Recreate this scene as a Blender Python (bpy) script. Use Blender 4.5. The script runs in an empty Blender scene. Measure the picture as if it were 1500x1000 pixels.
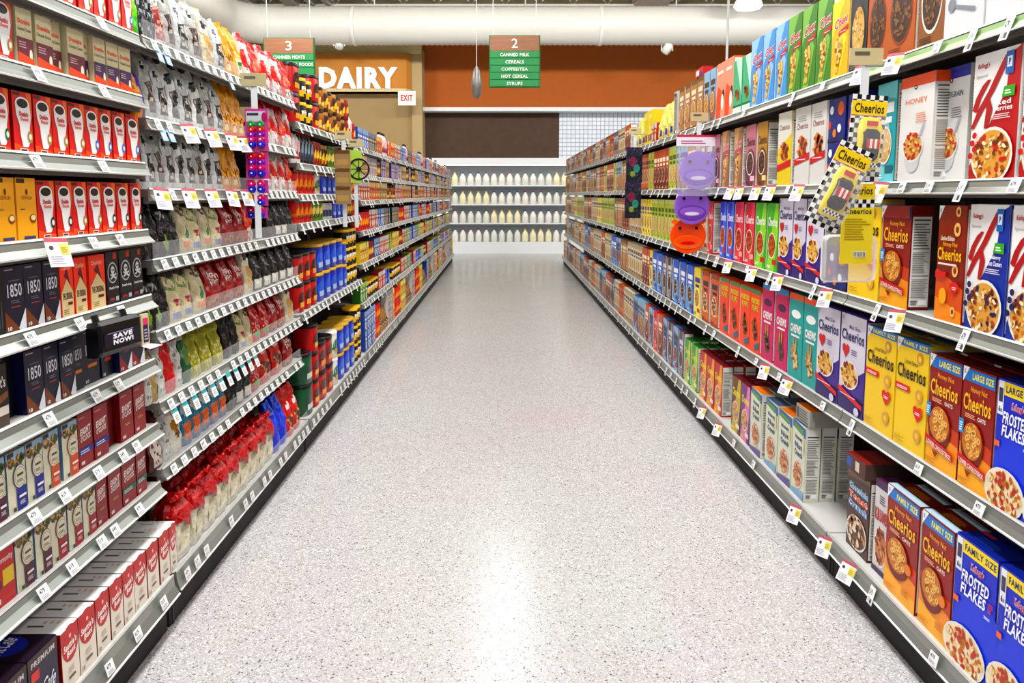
import bpy, math, random
from mathutils import Vector, Matrix
R = math.radians
scene = bpy.context.scene
col = scene.collection

# ------------------------------------------------------------------ camera, world, lamps, exposure
F = 1127.0
VX, CAMZ = 738.0, 1.5
TH = R(6.0)
SIN, COS = math.sin(TH), math.cos(TH)
cd = bpy.data.cameras.new('camera'); cam = bpy.data.objects.new('camera', cd); col.objects.link(cam)
cam.location = (0, 0, CAMZ); cam.rotation_euler = (R(90) - TH, 0, 0)
cd.sensor_width = 36; cd.lens = 36 * F / 1500
cd.shift_x = (750 - VX) / 1500
cd.shift_y = -(500 - (285 + F * math.tan(TH))) / 1500
cd.clip_start = 0.05; cd.clip_end = 200
scene.camera = cam

world = bpy.data.worlds.new('store_daylight'); scene.world = world; world.use_nodes = True  # even ambient fill added for the open sides of the store
world.node_tree.nodes['Background'].inputs[0].default_value = (.97, 0.98, 1, 1)
world.node_tree.nodes['Background'].inputs[1].default_value = 0.34

def area(name, loc, rot, sx, sy, power, colr=(.985, .985, 1)):
    l = bpy.data.lights.new(name, 'AREA'); l.shape = 'RECTANGLE'; l.size = sx; l.size_y = sy
    l.energy = power; l.color = colr
    o = bpy.data.objects.new(name, l); o.location = loc; o.rotation_euler = rot; col.objects.link(o)
    return o
LAMPS_Y = (-4.5, -1.2, 2.1, 5.4, 8.7, 11.8)
for y in LAMPS_Y:
    area('ceiling_lamp_glow', (0, y, 5.12), (0, 0, 0), .62, 2.5, (225 if y < 6 else 75))
    area('added_uplight', (0, y, 5.26), (R(180), 0, 0), .8, 2.5, 60)  # upward fill added to light the ceiling and duct
for x in (-7.2, -3.6, 3.6, 7.2):
    for y in (1.0, 7.0, 12.5):
        area('ceiling_lamp_glow', (x, y, 5.12), (0, 0, 0), .45, 3.0, 120)
        area('added_uplight', (x, y, 5.26), (R(180), 0, 0), .45, 3.0, 70)  # side rows too: added upward fill for ceiling and duct
DUCT_FILLS = ((-4.9, 13.4), (-1.2, 13.4), (2.8, 13.4), (6.8, 13.4))
for x, y in DUCT_FILLS: area('flood_glow', (x, y + .07, 5.6), (R(84), 0, 0), 1.4, .3, 210, (1, .98, .94))  # fill lights added to brighten the duct and far wall

vs = scene.view_settings
scene.display_settings.display_device = 'sRGB'
vs.view_transform = 'Standard'; vs.look = 'None'; vs.exposure = -0.6; vs.gamma = 1.0; vs.use_curve_mapping = False
scene.cycles.max_bounces = 8; scene.cycles.diffuse_bounces = 4; scene.cycles.transparent_max_bounces = 12

# ------------------------------------------------------------------ materials
def lin(h):
    v = [int(h[i:i + 2], 16) / 255 for i in (0, 2, 4)]
    return tuple((c / 12.92 if c <= .04045 else ((c + .055) / 1.055) ** 2.4) for c in v)
MATS = {}
def mat(h, kind='print'):
    """procedural material; h is a hex colour"""
    k = (h, kind)
    if k in MATS: return MATS[k]
    m = bpy.data.materials.new(kind + '_' + h); m.use_nodes = True
    nt = m.node_tree; b = nt.nodes['Principled BSDF']; c = lin(h)
    if kind in ('print', 'foil', 'plastic', 'gloss'):
        g = .3 * c[0] + .55 * c[1] + .15 * c[2]; c = tuple(min(1, max(.001, g + (q - g) * 1.14)) ** 1.2 for q in c)
        b.inputs['Specular IOR Level'].default_value = .32
    b.inputs['Base Color'].default_value = (*c, 1)
    rough = dict(print=.38, paper=.6, metal=.32, plastic=.3, foil=.27, matte=.8, duct=.45, gloss=.12).get(kind, .4)
    tc = nt.nodes.new('ShaderNodeTexCoord'); nz = nt.nodes.new('ShaderNodeTexNoise')
    nz.inputs['Scale'].default_value = 14 if kind in ('foil', 'metal') else 6
    nt.links.new(tc.outputs['Object'], nz.inputs['Vector'])
    mr = nt.nodes.new('ShaderNodeMapRange')
    mr.inputs['To Min'].default_value = rough * .8; mr.inputs['To Max'].default_value = rough * 1.2
    nt.links.new(nz.outputs['Fac'], mr.inputs['Value']); nt.links.new(mr.outputs['Result'], b.inputs['Roughness'])
    if kind == 'metal':
        b.inputs['Metallic'].default_value = .6
        nz.inputs['Scale'].default_value = 2.5
    if kind == 'foil':
        n2 = nt.nodes.new('ShaderNodeTexNoise'); n2.inputs['Scale'].default_value = 22; n2.inputs['Detail'].default_value = 3
        n2.inputs['Distortion'].default_value = 1.2
        nt.links.new(tc.outputs['Object'], n2.inputs['Vector'])
        bp = nt.nodes.new('ShaderNodeBump'); bp.inputs['Strength'].default_value = .9; bp.inputs['Distance'].default_value = .012
        nt.links.new(n2.outputs['Fac'], bp.inputs['Height']); nt.links.new(bp.outputs['Normal'], b.inputs['Normal'])
    if kind == 'glow':
        b.inputs['Emission Color'].default_value = (*c, 1); b.inputs['Emission Strength'].default_value = .35
    if kind == 'lamp':
        b.inputs['Emission Color'].default_value = (*c, 1); b.inputs['Emission Strength'].default_value = 4
    if kind in ('clear', 'veil'):
        tr = nt.nodes.new('ShaderNodeBsdfTransparent'); mx = nt.nodes.new('ShaderNodeMixShader')
        mx.inputs[0].default_value = .13 if kind == 'clear' else .45
        b.inputs['Roughness'].default_value = .15
        nt.links.new(tr.outputs[0], mx.inputs[1]); nt.links.new(b.outputs[0], mx.inputs[2])
        nt.links.new(mx.outputs[0], nt.nodes['Material Output'].inputs['Surface'])
    MATS[k] = m
    return m

# ------------------------------------------------------------------ mesh building
class MB:
    def __init__(s): s.v = []; s.f = []; s.m = []; s.mats = []; s.idx = {}; s.sm = []
    def mi(s, m):
        if m.name not in s.idx: s.idx[m.name] = len(s.mats); s.mats.append(m)
        return s.idx[m.name]
    def face(s, pts, m, smooth=False):
        n = len(s.v); s.v += [tuple(p) for p in pts]; s.f.append(tuple(range(n, n + len(pts)))); s.m.append(s.mi(m)); s.sm.append(smooth)
    def mesh(s, name):
        me = bpy.data.meshes.new(name); me.from_pydata(s.v, [], s.f)
        for m in s.mats: me.materials.append(m)
        me.polygons.foreach_set('material_index', s.m); me.polygons.foreach_set('use_smooth', s.sm); me.update()
        return me
    def box(s, x0, x1, y0, y1, z0, z1, m, faces=None):
        """m: one material or dict of front(-y) back right(+x) left top bottom"""
        g = lambda k: m[k] if isinstance(m, dict) and k in m else (m['all'] if isinstance(m, dict) else m)
        n = len(s.v)
        s.v += [(x0, y0, z0), (x1, y0, z0), (x1, y1, z0), (x0, y1, z0), (x0, y0, z1), (x1, y0, z1), (x1, y1, z1), (x0, y1, z1)]
        for k, q in (('bottom', (3, 2, 1, 0)), ('top', (4, 5, 6, 7)), ('front', (0, 1, 5, 4)), ('right', (1, 2, 6, 5)), ('back', (2, 3, 7, 6)), ('left', (3, 0, 4, 7))):
            s.f.append(tuple(n + i for i in q)); s.m.append(s.mi(g(k))); s.sm.append(False)
    def grid(s, rows, m, smooth=True, close=False, mf=None):
        """rows of equal length of points; faces between"""
        n = len(s.v); W = len(rows[0])
        for r in rows: s.v += [tuple(p) for p in r]
        for i in range(len(rows) - 1):
            for j in range(W if close else W - 1):
                a = n + i * W + j; b = n + i * W + (j + 1) % W
                s.f.append((a, b, b + W, a + W)); s.m.append(s.mi(mf(i, j) if mf else m)); s.sm.append(smooth)
    def lathe(s, prof, m, n=20, smooth=True, cx=0, cy=0, e=2.0, mf=None, caps=True):
        rows = []
        for (r, z) in prof:
            row = []
            for k in range(n):
                t = 2 * math.pi * k / n; c, q = math.cos(t), math.sin(t)
                if e != 2.0: c = math.copysign(abs(c) ** (2 / e), c); q = math.copysign(abs(q) ** (2 / e), q)
                row.append((cx + r * c, cy + r * q, z))
            rows.append(row)
        s.grid(rows, m, smooth, True, mf)
        if caps:
            s.face(rows[0][::-1], mf(0, 0) if mf else m); s.face(rows[-1], mf(len(prof) - 2, 0) if mf else m)
    def tube(s, pts, r, m, n=8):
        rows = []
        P = [Vector(p) for p in pts]
        for i, p in enumerate(P):
            d = (P[min(i + 1, len(P) - 1)] - P[max(i - 1, 0)]).normalized()
            up = Vector((0, 0, 1)) if abs(d.z) < .9 else Vector((1, 0, 0))
            a = d.cross(up).normalized(); b = d.cross(a)
            rr = r[i] if isinstance(r, (list, tuple)) else r
            rows.append([p + (a * math.cos(2 * math.pi * k / n) + b * math.sin(2 * math.pi * k / n)) * rr for k in range(n)])
        s.grid(rows, m, True, True); s.face(rows[0][::-1], m); s.face(rows[-1], m)

TXT = {}
def textgeo(t, bold):
    k = (t, bold)
    if k in TXT: return TXT[k]
    cu = bpy.data.curves.new('t', 'FONT'); cu.body = t; cu.resolution_u = 2; cu.offset = bold; cu.fill_mode = 'FRONT'; cu.space_character = 1 + 3.2 * bold
    o = bpy.data.objects.new('t', cu); me = bpy.data.meshes.new_from_object(o)
    vs_ = [tuple(v.co[:2]) for v in me.vertices]; fs = [tuple(p.vertices) for p in me.polygons]
    x0 = min(v[0] for v in vs_); x1 = max(v[0] for v in vs_); y0 = min(v[1] for v in vs_); y1 = max(v[1] for v in vs_)
    vs_ = [((v[0] - x0) / (x1 - x0), (v[1] - y0) / (y1 - y0)) for v in vs_]
    bpy.data.objects.remove(o); bpy.data.curves.remove(cu); bpy.data.meshes.remove(me)
    TXT[k] = (vs_, fs)
    return TXT[k]

class Art:
    """print laid on a surface; S(u, v, k) maps 0..1 coordinates and a layer number to a point"""
    def __init__(s, mb, S, asp, curved=False, kind='print'):
        s.mb, s.S, s.asp, s.curved, s.kind, s.k = mb, S, asp, curved, kind, 1
    def M(s, c): return mat(c, s.kind)
    def poly(s, pts, c): s.mb.face([s.S(u, v, s.k) for u, v in pts], s.M(c)); s.k += 1
    def rect(s, u0, v0, u1, v1, c):
        if s.curved:
            nu = max(1, round((u1 - u0) * 10)); nv = max(1, round((v1 - v0) * 8))
            s.mb.grid([[s.S(u0 + (u1 - u0) * i / nu, v0 + (v1 - v0) * j / nv, s.k) for i in range(nu + 1)] for j in range(nv + 1)], s.M(c)); s.k += 1
        else: s.poly([(u0, v0), (u1, v0), (u1, v1), (u0, v1)], c)
    def ell(s, u, v, ru, rv, c, n=18, a0=0, a1=360, rot=0):
        rv = rv if rv else ru * s.asp
        p = []
        for i in range(n if a1 - a0 == 360 else n + 1):
            t = R(a0 + (a1 - a0) * i / n); x, y = ru * math.cos(t), rv * math.sin(t)
            p.append((u + x * math.cos(rot) - y * math.sin(rot) / s.asp, v + x * math.sin(rot) * s.asp + y * math.cos(rot)))
        if s.curved:
            base = s.S(u, v, s.k); half = [s.S((u + a) / 2, (v + b) / 2, s.k) for a, b in p]; out = [s.S(a, b, s.k) for a, b in p]
            s.mb.grid([[base] * len(p), half, out], s.M(c), True, True); s.k += 1
        else: s.poly(p, c)
    def dots(s, items, c):
        """many small ellipses (u, v, ru, rv, rot) on one layer"""
        for (u, v, ru, rv, rot) in items:
            p = []
            for i in range(7):
                t = 2 * math.pi * i / 7; x, y = ru * math.cos(t), rv * math.sin(t)
                p.append(s.S(u + x * math.cos(rot) - y * math.sin(rot), v + (x * math.sin(rot) + y * math.cos(rot)) * s.asp, s.k))
            s.mb.face(p, s.M(c))
        s.k += 1
    def ring(s, u, v, ru, c, t=.25, n=24, rv=None):
        rv = rv or ru * s.asp; o = []; i_ = []
        for i in range(n + 1):
            a = 2 * math.pi * i / n
            o.append(s.S(u + ru * math.cos(a), v + rv * math.sin(a), s.k)); i_.append(s.S(u + ru * (1 - t) * math.cos(a), v + rv * (1 - t) * math.sin(a), s.k))
        s.mb.grid([i_, o], s.M(c), False); s.k += 1
    def text(s, t, u0, v0, u1, v1, c, bold=.02, shear=0, rise=0, vert=False):
        V, Fs = textgeo(t, bold); n = len(s.mb.v); mi = s.mb.mi(s.M(c))
        for x, y in V:
            if vert: x, y = 1 - y, x
            s.mb.v.append(tuple(s.S(u0 + (u1 - u0) * x + shear * (y - .5) * (v1 - v0) / s.asp, v0 + (v1 - v0) * y + rise * (x - .5), s.k)))
        for f in Fs: s.mb.f.append(tuple(n + i for i in f)); s.mb.m.append(mi); s.mb.sm.append(False)
        s.k += 1
    def lines(s, u0, v0, u1, v1, n, c, seed=1, fill=.5):
        r = random.Random(seed)
        for i in range(n):
            h = (v1 - v0) / n; y = v0 + h * i; x1 = u1 - (u1 - u0) * r.random() * .35
            s.mb.face([s.S(a, b, s.k) for a, b in ((u0, y), (x1, y), (x1, y + h * fill), (u0, y + h * fill))], s.M(c))
        s.k += 1
    def pile(s, u, v, ru, rv, cols, n, size, seed=1):
        """pieces of cereal inside an ellipse, each colour on its own layer"""
        r = random.Random(seed); rv = rv or ru * s.asp
        for q, c in enumerate(cols):
            it = []
            for i in range(n // len(cols)):
                a = r.random() * 2 * math.pi; d = math.sqrt(r.random()) * .95
                z = size * (.7 + .6 * r.random())
                it.append((u + ru * d * math.cos(a), v + rv * d * math.sin(a), z, z * .62, r.random() * 3))
            s.dots(it, c)
    def bowl(s, u, v, ru, rv, rim, inside, cols, n=48, size=.035, seed=1, body=None):
        rv = rv or ru * s.asp
        if body: s.ell(u, v - rv * .9, ru * .78, rv * 1.0, body)
        s.ell(u, v, ru * 1.12, rv * 1.12, rim, 22); s.ell(u, v, ru, rv, inside, 22); s.pile(u, v, ru, rv, cols, n, size, seed)

# ------------------------------------------------------------------ products: boxes
P = {}
EPS = .0003
FLAKE = ('c8924a', 'a8662c', 'e4bd7c'); CHOC = ('4a2c1c', '6e4526', '8a6238'); OATS = ('d6b06a', 'b98a46', 'e8cf98')
def nutrition(a, paper='e4e2dc', ink='55534f', head=None):
    a.rect(.06, .03, .94, .97, paper)
    if head: a.rect(0, .9, 1, 1, head)
    a.rect(.12, .86, .88, .875, ink); a.lines(.12, .62, .88, .85, 9, ink, 3, .35); a.rect(.12, .59, .88, .6, ink)
    a.lines(.12, .36, .88, .57, 12, '7d7a74', 5, .4); a.rect(.12, .33, .88, .337, ink); a.lines(.12, .12, .88, .31, 11, '8c8983', 7, .4)
    a.rect(.5, .05, .86, .1, 'f6f6f6'); a.lines(.12, .05, .45, .1, 3, ink, 9, .5)
def BX(key, desc, w, h, d, body, art, name='cereal_box', cat='cereal box', side=None, top=None, sidefn=None, topfn=None):
    def build():
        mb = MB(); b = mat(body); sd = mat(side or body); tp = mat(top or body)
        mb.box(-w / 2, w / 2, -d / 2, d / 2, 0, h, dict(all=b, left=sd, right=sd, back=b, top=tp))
        art(Art(mb, lambda u, v, k: (-w / 2 + u * w, -d / 2 - k * EPS, v * h), w / h))
        if sidefn:
            sidefn(Art(mb, lambda u, v, k: (w / 2 + k * EPS, -d / 2 + u * d, v * h), d / h))
            sidefn(Art(mb, lambda u, v, k: (-w / 2 - k * EPS, d / 2 - u * d, v * h), d / h))
        # the folded top flap
        mb.box(-w / 2 + .002, w / 2 - .002, -d * .28, d * .3, h, h + .0012, tp)
        if topfn: topfn(Art(mb, lambda u, v, k: (-w / 2 + u * w, -d / 2 + v * d, h + .0012 + k * EPS), w / d))
        return mb.mesh(key), []
    P[key] = dict(build=build, name=name, cat=cat, desc=desc, w=w, h=h, d=d)

def gm_flag(a, c='f2f2f2'):
    a.poly([(0, 1), (0, .87), (.2, 1)], c); a.text('G', .03, .94, .08, .975, '2b4d9a', .03)
def a_frosted(size):
    def f(a):
        a.rect(0, 0, 1, 1, '1236c0')
        a.ell(.62, .3, .62, .33, '1c48d8', 22)
        a.rect(.17, .88, 1, .985, 'f4dc1c'); a.text(size, .22, .905, .97, .96, '20206a', .03)
        a.rect(.02, .72, .17, .985, 'eceef2'); a.rect(.04, .82, .15, .93, '4d4660'); a.text('6', .05, .74, .1, .79, '20206a', .03); a.rect(.11, .745, .15, .77, '8a8fa8')
        a.text("Kellogg's", .4, .775, .72, .85, 'f4e8ee', .06, .1, .0); a.text("Kellogg's", .405, .78, .715, .845, 'c81e3c', .01, .1)
        a.text('FROSTED', .2, .665, .86, .76, 'f8f8fa', .03, .12); a.text('FLAKES', .2, .565, .8, .655, 'f8f8fa', .03, .12)
        a.lines(.86, .58, .97, .66, 4, 'c83a50', 2); a.lines(.78, .52, .93, .545, 2, 'e8ecf6', 4)
        a.rect(.03, .47, .16, .515, 'e87a1c')
        a.bowl(.36, .13, .48, .17, 'ece6da', 'f3e3c4', ('d8a050', 'c07a34', 'ecc98a', 'b8642c', 'f0dcb4', 'c4362e'), 96, .055, 3)
    return f
def a_hnc(size):
    def f(a):
        a.rect(0, 0, 1, 1, '96240e'); a.poly([(0, 0), (1, 0), (1, .4), (0, .46)], 'c8500e'); a.poly([(0, 0), (1, 0), (1, .27), (0, .36)], 'ee9c10'); a.poly([(0, 0), (1, 0), (1, .12), (0, .2)], 'f6b818')
        a.poly([(0, .9), (.12, .885), (1, .88), (1, .985), (.2, .985)], '1a80c8'); a.text(size, .3, .905, .95, .962, 'f6ec60', .03)
        gm_flag(a)
        a.text('Honey Nut', .28, .79, .8, .85, 'f4b41c', .01); a.text('Cheerios', .07, .645, .93, .785, 'f6c524', .02)
        a.text('OATS', .55, .585, .8, .62, 'f4ead8', .02); a.lines(.15, .585, .5, .625, 3, 'eab898', 3)
        a.ell(.42, .37, .36, .19, '7a1c10', 24); a.ell(.42, .4, .32, .155, 'c87c30', 22)
        r = random.Random(4)
        for q, c in enumerate(('e8b868', 'd89a48', 'f2cd86')):
            for i in range(13):
                t = r.random() * 6.28; d = math.sqrt(r.random()) * .9
                kk = a.k; a.ring(.42 + .3 * d * math.cos(t), .4 + .14 * d * math.sin(t), .05, c, .5, 9); a.k = kk
            a.k += 1
        if size == 'LARGE SIZE':
            a.poly([(0, .27), (.9, .2), (.9, .13), (0, .2)], 'c8182a'); a.text('LOWER CHOLESTEROL', .06, .165, .86, .205, 'f8f0ea', .02, 0, -.05); a.poly([(.25, .155), (.45, .14), (.36, .09)], '9c1420')
            a.rect(.0, .44, .15, .56, '2a9ad0'); a.lines(.02, .46, .13, .54, 4, 'e8f2fa', 6)
        else:
            a.ell(.78, .36, .1, .05, 'e08a14'); a.lines(.62, .1, .9, .16, 4, 'b86a10', 5)
        a.lines(.06, .04, .4, .08, 3, 'c87c10', 8)
    return f
def a_hnheart(a):
    a.rect(0, 0, 1, 1, '8e2a12'); a.poly([(0, 0), (1, 0), (1, .3), (0, .45)], 'd8650e'); a.poly([(0, 0), (1, 0), (1, .1), (0, .2)], 'f09a14'); gm_flag(a)
    for v, z in ((.95, .09), (.8, .12), (.45, .11), (.1, .09)): a.ell(.72, v, z, None, 'e8c080', 14); a.ell(.72, v, z * .5, None, '8e3a16', 10)
    a.text('Limited Edition', .15, .7, .66, .74, 'f4ead8', .02, .1); a.text('Honey Nut', .25, .64, .78, .69, 'f4b41c', .01); a.text('Cheerios', .06, .53, .94, .64, 'f6c524', .02)
    a.lines(.1, .49, .85, .51, 1, 'f2e6d8', 3, .8); a.rect(.02, .37, .42, .43, 'd0202e')
    a.poly([(.6, .3), (.75, .24), (.9, .3), (.9, .34), (.75, .36), (.6, .34)], 'd8203a'); a.lines(.68, .29, .83, .32, 2, 'f6e8e8', 4)
    a.ell(.35, .22, .14, .07, 'f0b41c')
def a_cheerios(a):
    a.rect(0, 0, 1, 1, 'f2d010'); a.poly([(0, .93), (1, .93), (1, 1), (0, 1)], '1a80c8'); a.text('FAMILY SIZE', .2, .945, .95, .985, 'f6ec60', .03); gm_flag(a)
    a.ell(.74, .86, .1, None, 'c89a58', 14); a.ell(.74, .86, .05, None, 'f2d010', 10)
    a.text('Limited Edition', .28, .78, .7, .82, '3a3420', .01, .1); a.text('Cheerios', .05, .64, .95, .77, '1a1a1a', .02)
    a.rect(.0, .52, .48, .58, 'd8182a'); a.lines(.06, .535, .42, .565, 2, 'f6e8e8', 4)
    for v in (.53, .17): a.ell(.78, v, .11, None, 'd8a860', 14); a.ell(.78, v, .05, None, 'f2d010', 10)
    a.poly([(.64, .37), (.64, .42), (.71, .44), (.78, .42), (.85, .44), (.92, .42), (.92, .37), (.78, .29)], 'd8182a'); a.lines(.7, .36, .86, .39, 2, 'f6e8e8', 4)
    a.lines(.06, .05, .4, .1, 3, 'c8a80c', 8)
def a_mgc(a):
    a.rect(0, 0, 1, 1, 'dad6e0'); a.poly([(0, 0), (1, 0), (1, .48), (0, .2)], '4a2c8c'); a.poly([(0, 0), (1, 0), (1, .2), (0, .12)], '38206e')
    gm_flag(a, 'c8c8d0'); a.text('Multi Grain', .35, .855, .78, .895, '6a4a98', .01); a.text('Cheerios', .05, .73, .95, .845, '2c2466', .02)
    a.poly([(.1, .62), (.1, .67), (.17, .69), (.24, .67), (.31, .69), (.38, .67), (.38, .62), (.24, .55)], 'c8202e'); a.lines(.46, .6, .72, .66, 3, '7a6a98', 3)
    a.bowl(.42, .38, .34, .13, 'efeaf2', 'e6cf9a', ('d8a850', 'c04030', 'e8c878', '8a3a20', 'e2b050'), 60, .06, 5)
    a.poly([(0, .24), (1, .14), (1, .09), (0, .19)], 'd0302a'); a.lines(.1, .165, .8, .18, 1, 'f0e0e0', 3)
    a.ell(.8, .05, .1, None, 'd8d4ec')
def a_specialk(c1, c2, t1, t2, berry):
    def f(a):
        a.rect(0, 0, 1, 1, 'eeecea'); a.poly([(.3, .36), (.72, .68), (.78, .95), (1, 1), (1, 0), (0, 0), (0, .12)], c1); a.poly([(.96, 0), (1, 0), (1, 1), (.96, 1)], c2)
        a.text("Kellogg's", .08, .88, .34, .93, 'c4203a', .02, .1); a.text('Special', .06, .81, .3, .84, '9a9490', 0)
        # the brushed letter
        def stroke(p, w):
            q = [];
            for i, (u, v) in enumerate(p): q.append((u - w * (.6 if i in (0, len(p) - 1) else 1), v))
            for i, (u, v) in reversed(list(enumerate(p))): q.append((u + w * (.6 if i in (0, len(p) - 1) else 1), v - .004))
            a.poly(q, 'b01c2c')
        stroke([(.36, .79), (.27, .75), (.14, .66), (.07, .57), (.1, .55)], .06); stroke([(.72, .95), (.62, .86), (.42, .7), (.2, .56), (.03, .42)], .065); stroke([(.34, .66), (.4, .56), (.34, .41)], .07)
        a.rect(.7, .8, .86, .97, '2a72b8'); a.rect(.73, .85, .83, .93, 'e8eef6'); a.text('P', .76, .865, .8, .915, '1a4a90', .04)
        a.poly([(.66, .63), (.92, .63), (.92, .71), (.7, .71)], '4aa83c'); a.lines(.72, .65, .86, .69, 2, 'eaf6e6', 3)
        a.text(t1, .56, .575, .86, .615, 'f4f0f0', .02); a.text(t2, .5, .53, .9, .57, 'f4f0f0', .02); a.lines(.5, .47, .9, .515, 3, 'e6dcdc', 3, .4)
        a.bowl(.52, .19, .4, .2, 'efe8dc', 'd9a55c', ('c88a3c', 'a85c24', 'e8c486', berry, 'f2e2c0', '7a3c1c'), 90, .05, 7)
        for u, v in ((.1, .3), (.07, .2), (.16, .25), (.15, .36)): a.ell(u, v, .055, None, berry, 10)
    return f
def a_spoonbox(top, word, wc):
    def f(a):
        a.rect(0, 0, 1, 1, 'e6e5e3'); a.rect(0, .9, 1, 1, top); a.ell(.45, .89, .05, None, '2a2a2a'); a.ell(.45, .89, .022, None, 'f0f0f0')
        a.text(word, .16, .74, .82, .79, wc, 0); a.lines(.5, .56, .85, .66, 5, wc, 3, .3)
        a.bowl(.45, .34, .28, .13, 'f4f4f4', 'd8a868', ('c8843c', 'a85028', 'e8c890', 'c4402c'), 54, .05, 5, 'd2d2d4')
        a.poly([(.62, .42), (.66, .41), (.8, .55), (.77, .57)], 'bcbcc0')
    return f
def a_whitespoon(a):
    a.rect(0, 0, 1, 1, 'dcdddf'); a.text('Whole Grain', .2, .8, .8, .86, '8a8a8e', 0); a.bowl(.45, .62, .32, .12, 'f4f4f4', 'd8a868', FLAKE, 40, .05, 6, 'c9cacd')
    a.ell(.2, .27, .1, .055, '8e9298'); a.poly([(.27, .27), (.3, .24), (.8, .16), (.82, .19)], '8e9298')
def a_darkbowl(bg, cols, band='6a3c1a', word=None, bowlc=None):
    def f(a):
        a.rect(0, 0, 1, 1, bg); a.rect(0, .86, 1, .92, band); a.lines(.15, .8, .85, .85, 2, 'e8dcc8', 3)
        if word: a.text(word, .1, .66, .9, .78, 'f0d8a8', .03)
        a.bowl(.5, .4, .36, .26, bowlc or bg, cols[0], cols, 84, .06, 5); a.lines(.1, .04, .6, .1, 3, band, 3)
    return f
def a_chex(bg, hi, word='Chex'):
    def f(a):
        a.rect(0, 0, 1, 1, bg); a.poly([(0, 1), (0, .55), (.75, 1)], hi); a.poly([(.1, .0), (.5, .0), (.9, .5), (.6, .62)], hi)
        a.text(word, .14, .66, .95, .8, 'f8f4f2', .07, .15, .05); a.text(word, .16, .67, .93, .79, 'c81e34', .02, .15, .05)
        a.poly([(.42, .6), (.98, .66), (.98, .6), (.42, .54)], 'c81e34'); a.lines(.48, .585, .9, .6, 1, 'f2dcdc', 3, .6)
        a.pile(.45, .36, .2, .16, ('d8a850', 'b47a2c', 'f0cf86'), 45, .09, 6); a.pile(.4, .16, .1, .12, ('c89440', 'e6c074'), 14, .08, 8)
    return f
def a_gen(bg, hi, title, tc, patch, bowl, word=None, shape=0):
    def f(a):
        a.rect(0, 0, 1, 1, bg)
        if shape == 0: a.poly([(0, .9), (1, .82), (1, 1), (0, 1)], hi); a.poly([(0, 0), (1, 0), (1, .12), (0, .2)], hi)
        elif shape == 1: a.poly([(0, 0), (.7, 0), (1, .5), (1, 1), (.75, 1)], hi)
        elif shape == 2: a.ell(.5, .3, .55, .32, hi, 20)
        else: a.rect(0, .9, 1, 1, hi); a.rect(0, .0, 1, .06, hi)
        if word: a.text(word, .08, .66, .92, .8, tc, .03)
        else: a.rect(.12, .7, .88, .8, tc); a.rect(.2, .6, .8, .66, tc)
        a.rect(.0, .2, 1, .26, patch) if shape == 3 else a.rect(.55, .1, .95, .18, patch)
        a.bowl(.48, .38, .33, .17, 'efe9df', bowl[0], bowl, 39, .07, 5)
        a.lines(.1, .05, .5, .1, 2, tc, 3)
    return f
FW, FH, FD = .2, .362, .075
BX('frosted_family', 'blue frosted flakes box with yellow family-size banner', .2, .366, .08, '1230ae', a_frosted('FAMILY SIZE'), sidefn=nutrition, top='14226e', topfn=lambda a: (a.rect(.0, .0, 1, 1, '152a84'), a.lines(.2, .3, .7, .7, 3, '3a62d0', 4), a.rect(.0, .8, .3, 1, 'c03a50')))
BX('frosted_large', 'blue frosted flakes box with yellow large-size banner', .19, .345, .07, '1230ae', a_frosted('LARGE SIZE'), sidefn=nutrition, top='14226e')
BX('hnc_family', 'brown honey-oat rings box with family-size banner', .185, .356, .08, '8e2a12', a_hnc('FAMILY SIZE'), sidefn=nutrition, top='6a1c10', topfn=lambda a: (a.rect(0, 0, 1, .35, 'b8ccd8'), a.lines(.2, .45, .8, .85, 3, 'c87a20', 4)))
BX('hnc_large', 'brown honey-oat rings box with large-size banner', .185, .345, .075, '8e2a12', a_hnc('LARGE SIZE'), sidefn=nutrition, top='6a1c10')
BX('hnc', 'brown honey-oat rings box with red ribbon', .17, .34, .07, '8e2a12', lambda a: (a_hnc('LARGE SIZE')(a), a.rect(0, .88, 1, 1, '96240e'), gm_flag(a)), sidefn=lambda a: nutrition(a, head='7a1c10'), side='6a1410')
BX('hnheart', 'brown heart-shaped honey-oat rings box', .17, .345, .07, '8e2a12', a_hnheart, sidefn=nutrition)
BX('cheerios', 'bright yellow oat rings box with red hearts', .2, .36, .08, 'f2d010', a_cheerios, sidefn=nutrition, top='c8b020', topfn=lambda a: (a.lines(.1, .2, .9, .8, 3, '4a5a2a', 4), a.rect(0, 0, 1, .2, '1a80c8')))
BX('mgc', 'lilac and purple multigrain rings box', .16, .375, .07, '5a3c98', a_mgc, sidefn=nutrition)
BX('mgc_small', 'slim lilac multigrain rings box', .14, .36, .07, '5a3c98', a_mgc, sidefn=nutrition)
BX('k_red', 'white flakes box with red letter and strawberries', .165, .345, .065, 'eeecea', a_specialk('b81e2e', 'b81e2e', 'Red', 'Berries', 'c8222e'), sidefn=nutrition)
BX('k_blue', 'white flakes box with blueberry bowl', .17, .35, .065, 'eeecea', a_specialk('1c3c9c', '1c3c9c', 'Blueberry', 'Lemon Clusters', '2c2a60'), side='1c3c9c', sidefn=nutrition)
BX('honey_white', 'white cereal box with orange top band', .145, .34, .075, 'e6e5e3', a_spoonbox('e8641c', 'HONEY', 'e8844a'), side='dddbd8', sidefn=lambda a: (nutrition(a), a.rect(0, .9, 1, 1, 'e8641c')))
BX('multi_white', 'white cereal box with blue top band', .165, .345, .07, 'e6e5e3', a_spoonbox('3844a8', 'MULTIGRAIN', '55555c'), sidefn=nutrition)
BX('white_spoon', 'plain white cereal box with grey spoon', .165, .36, .07, 'dcdddf', a_whitespoon, sidefn=nutrition)
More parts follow.
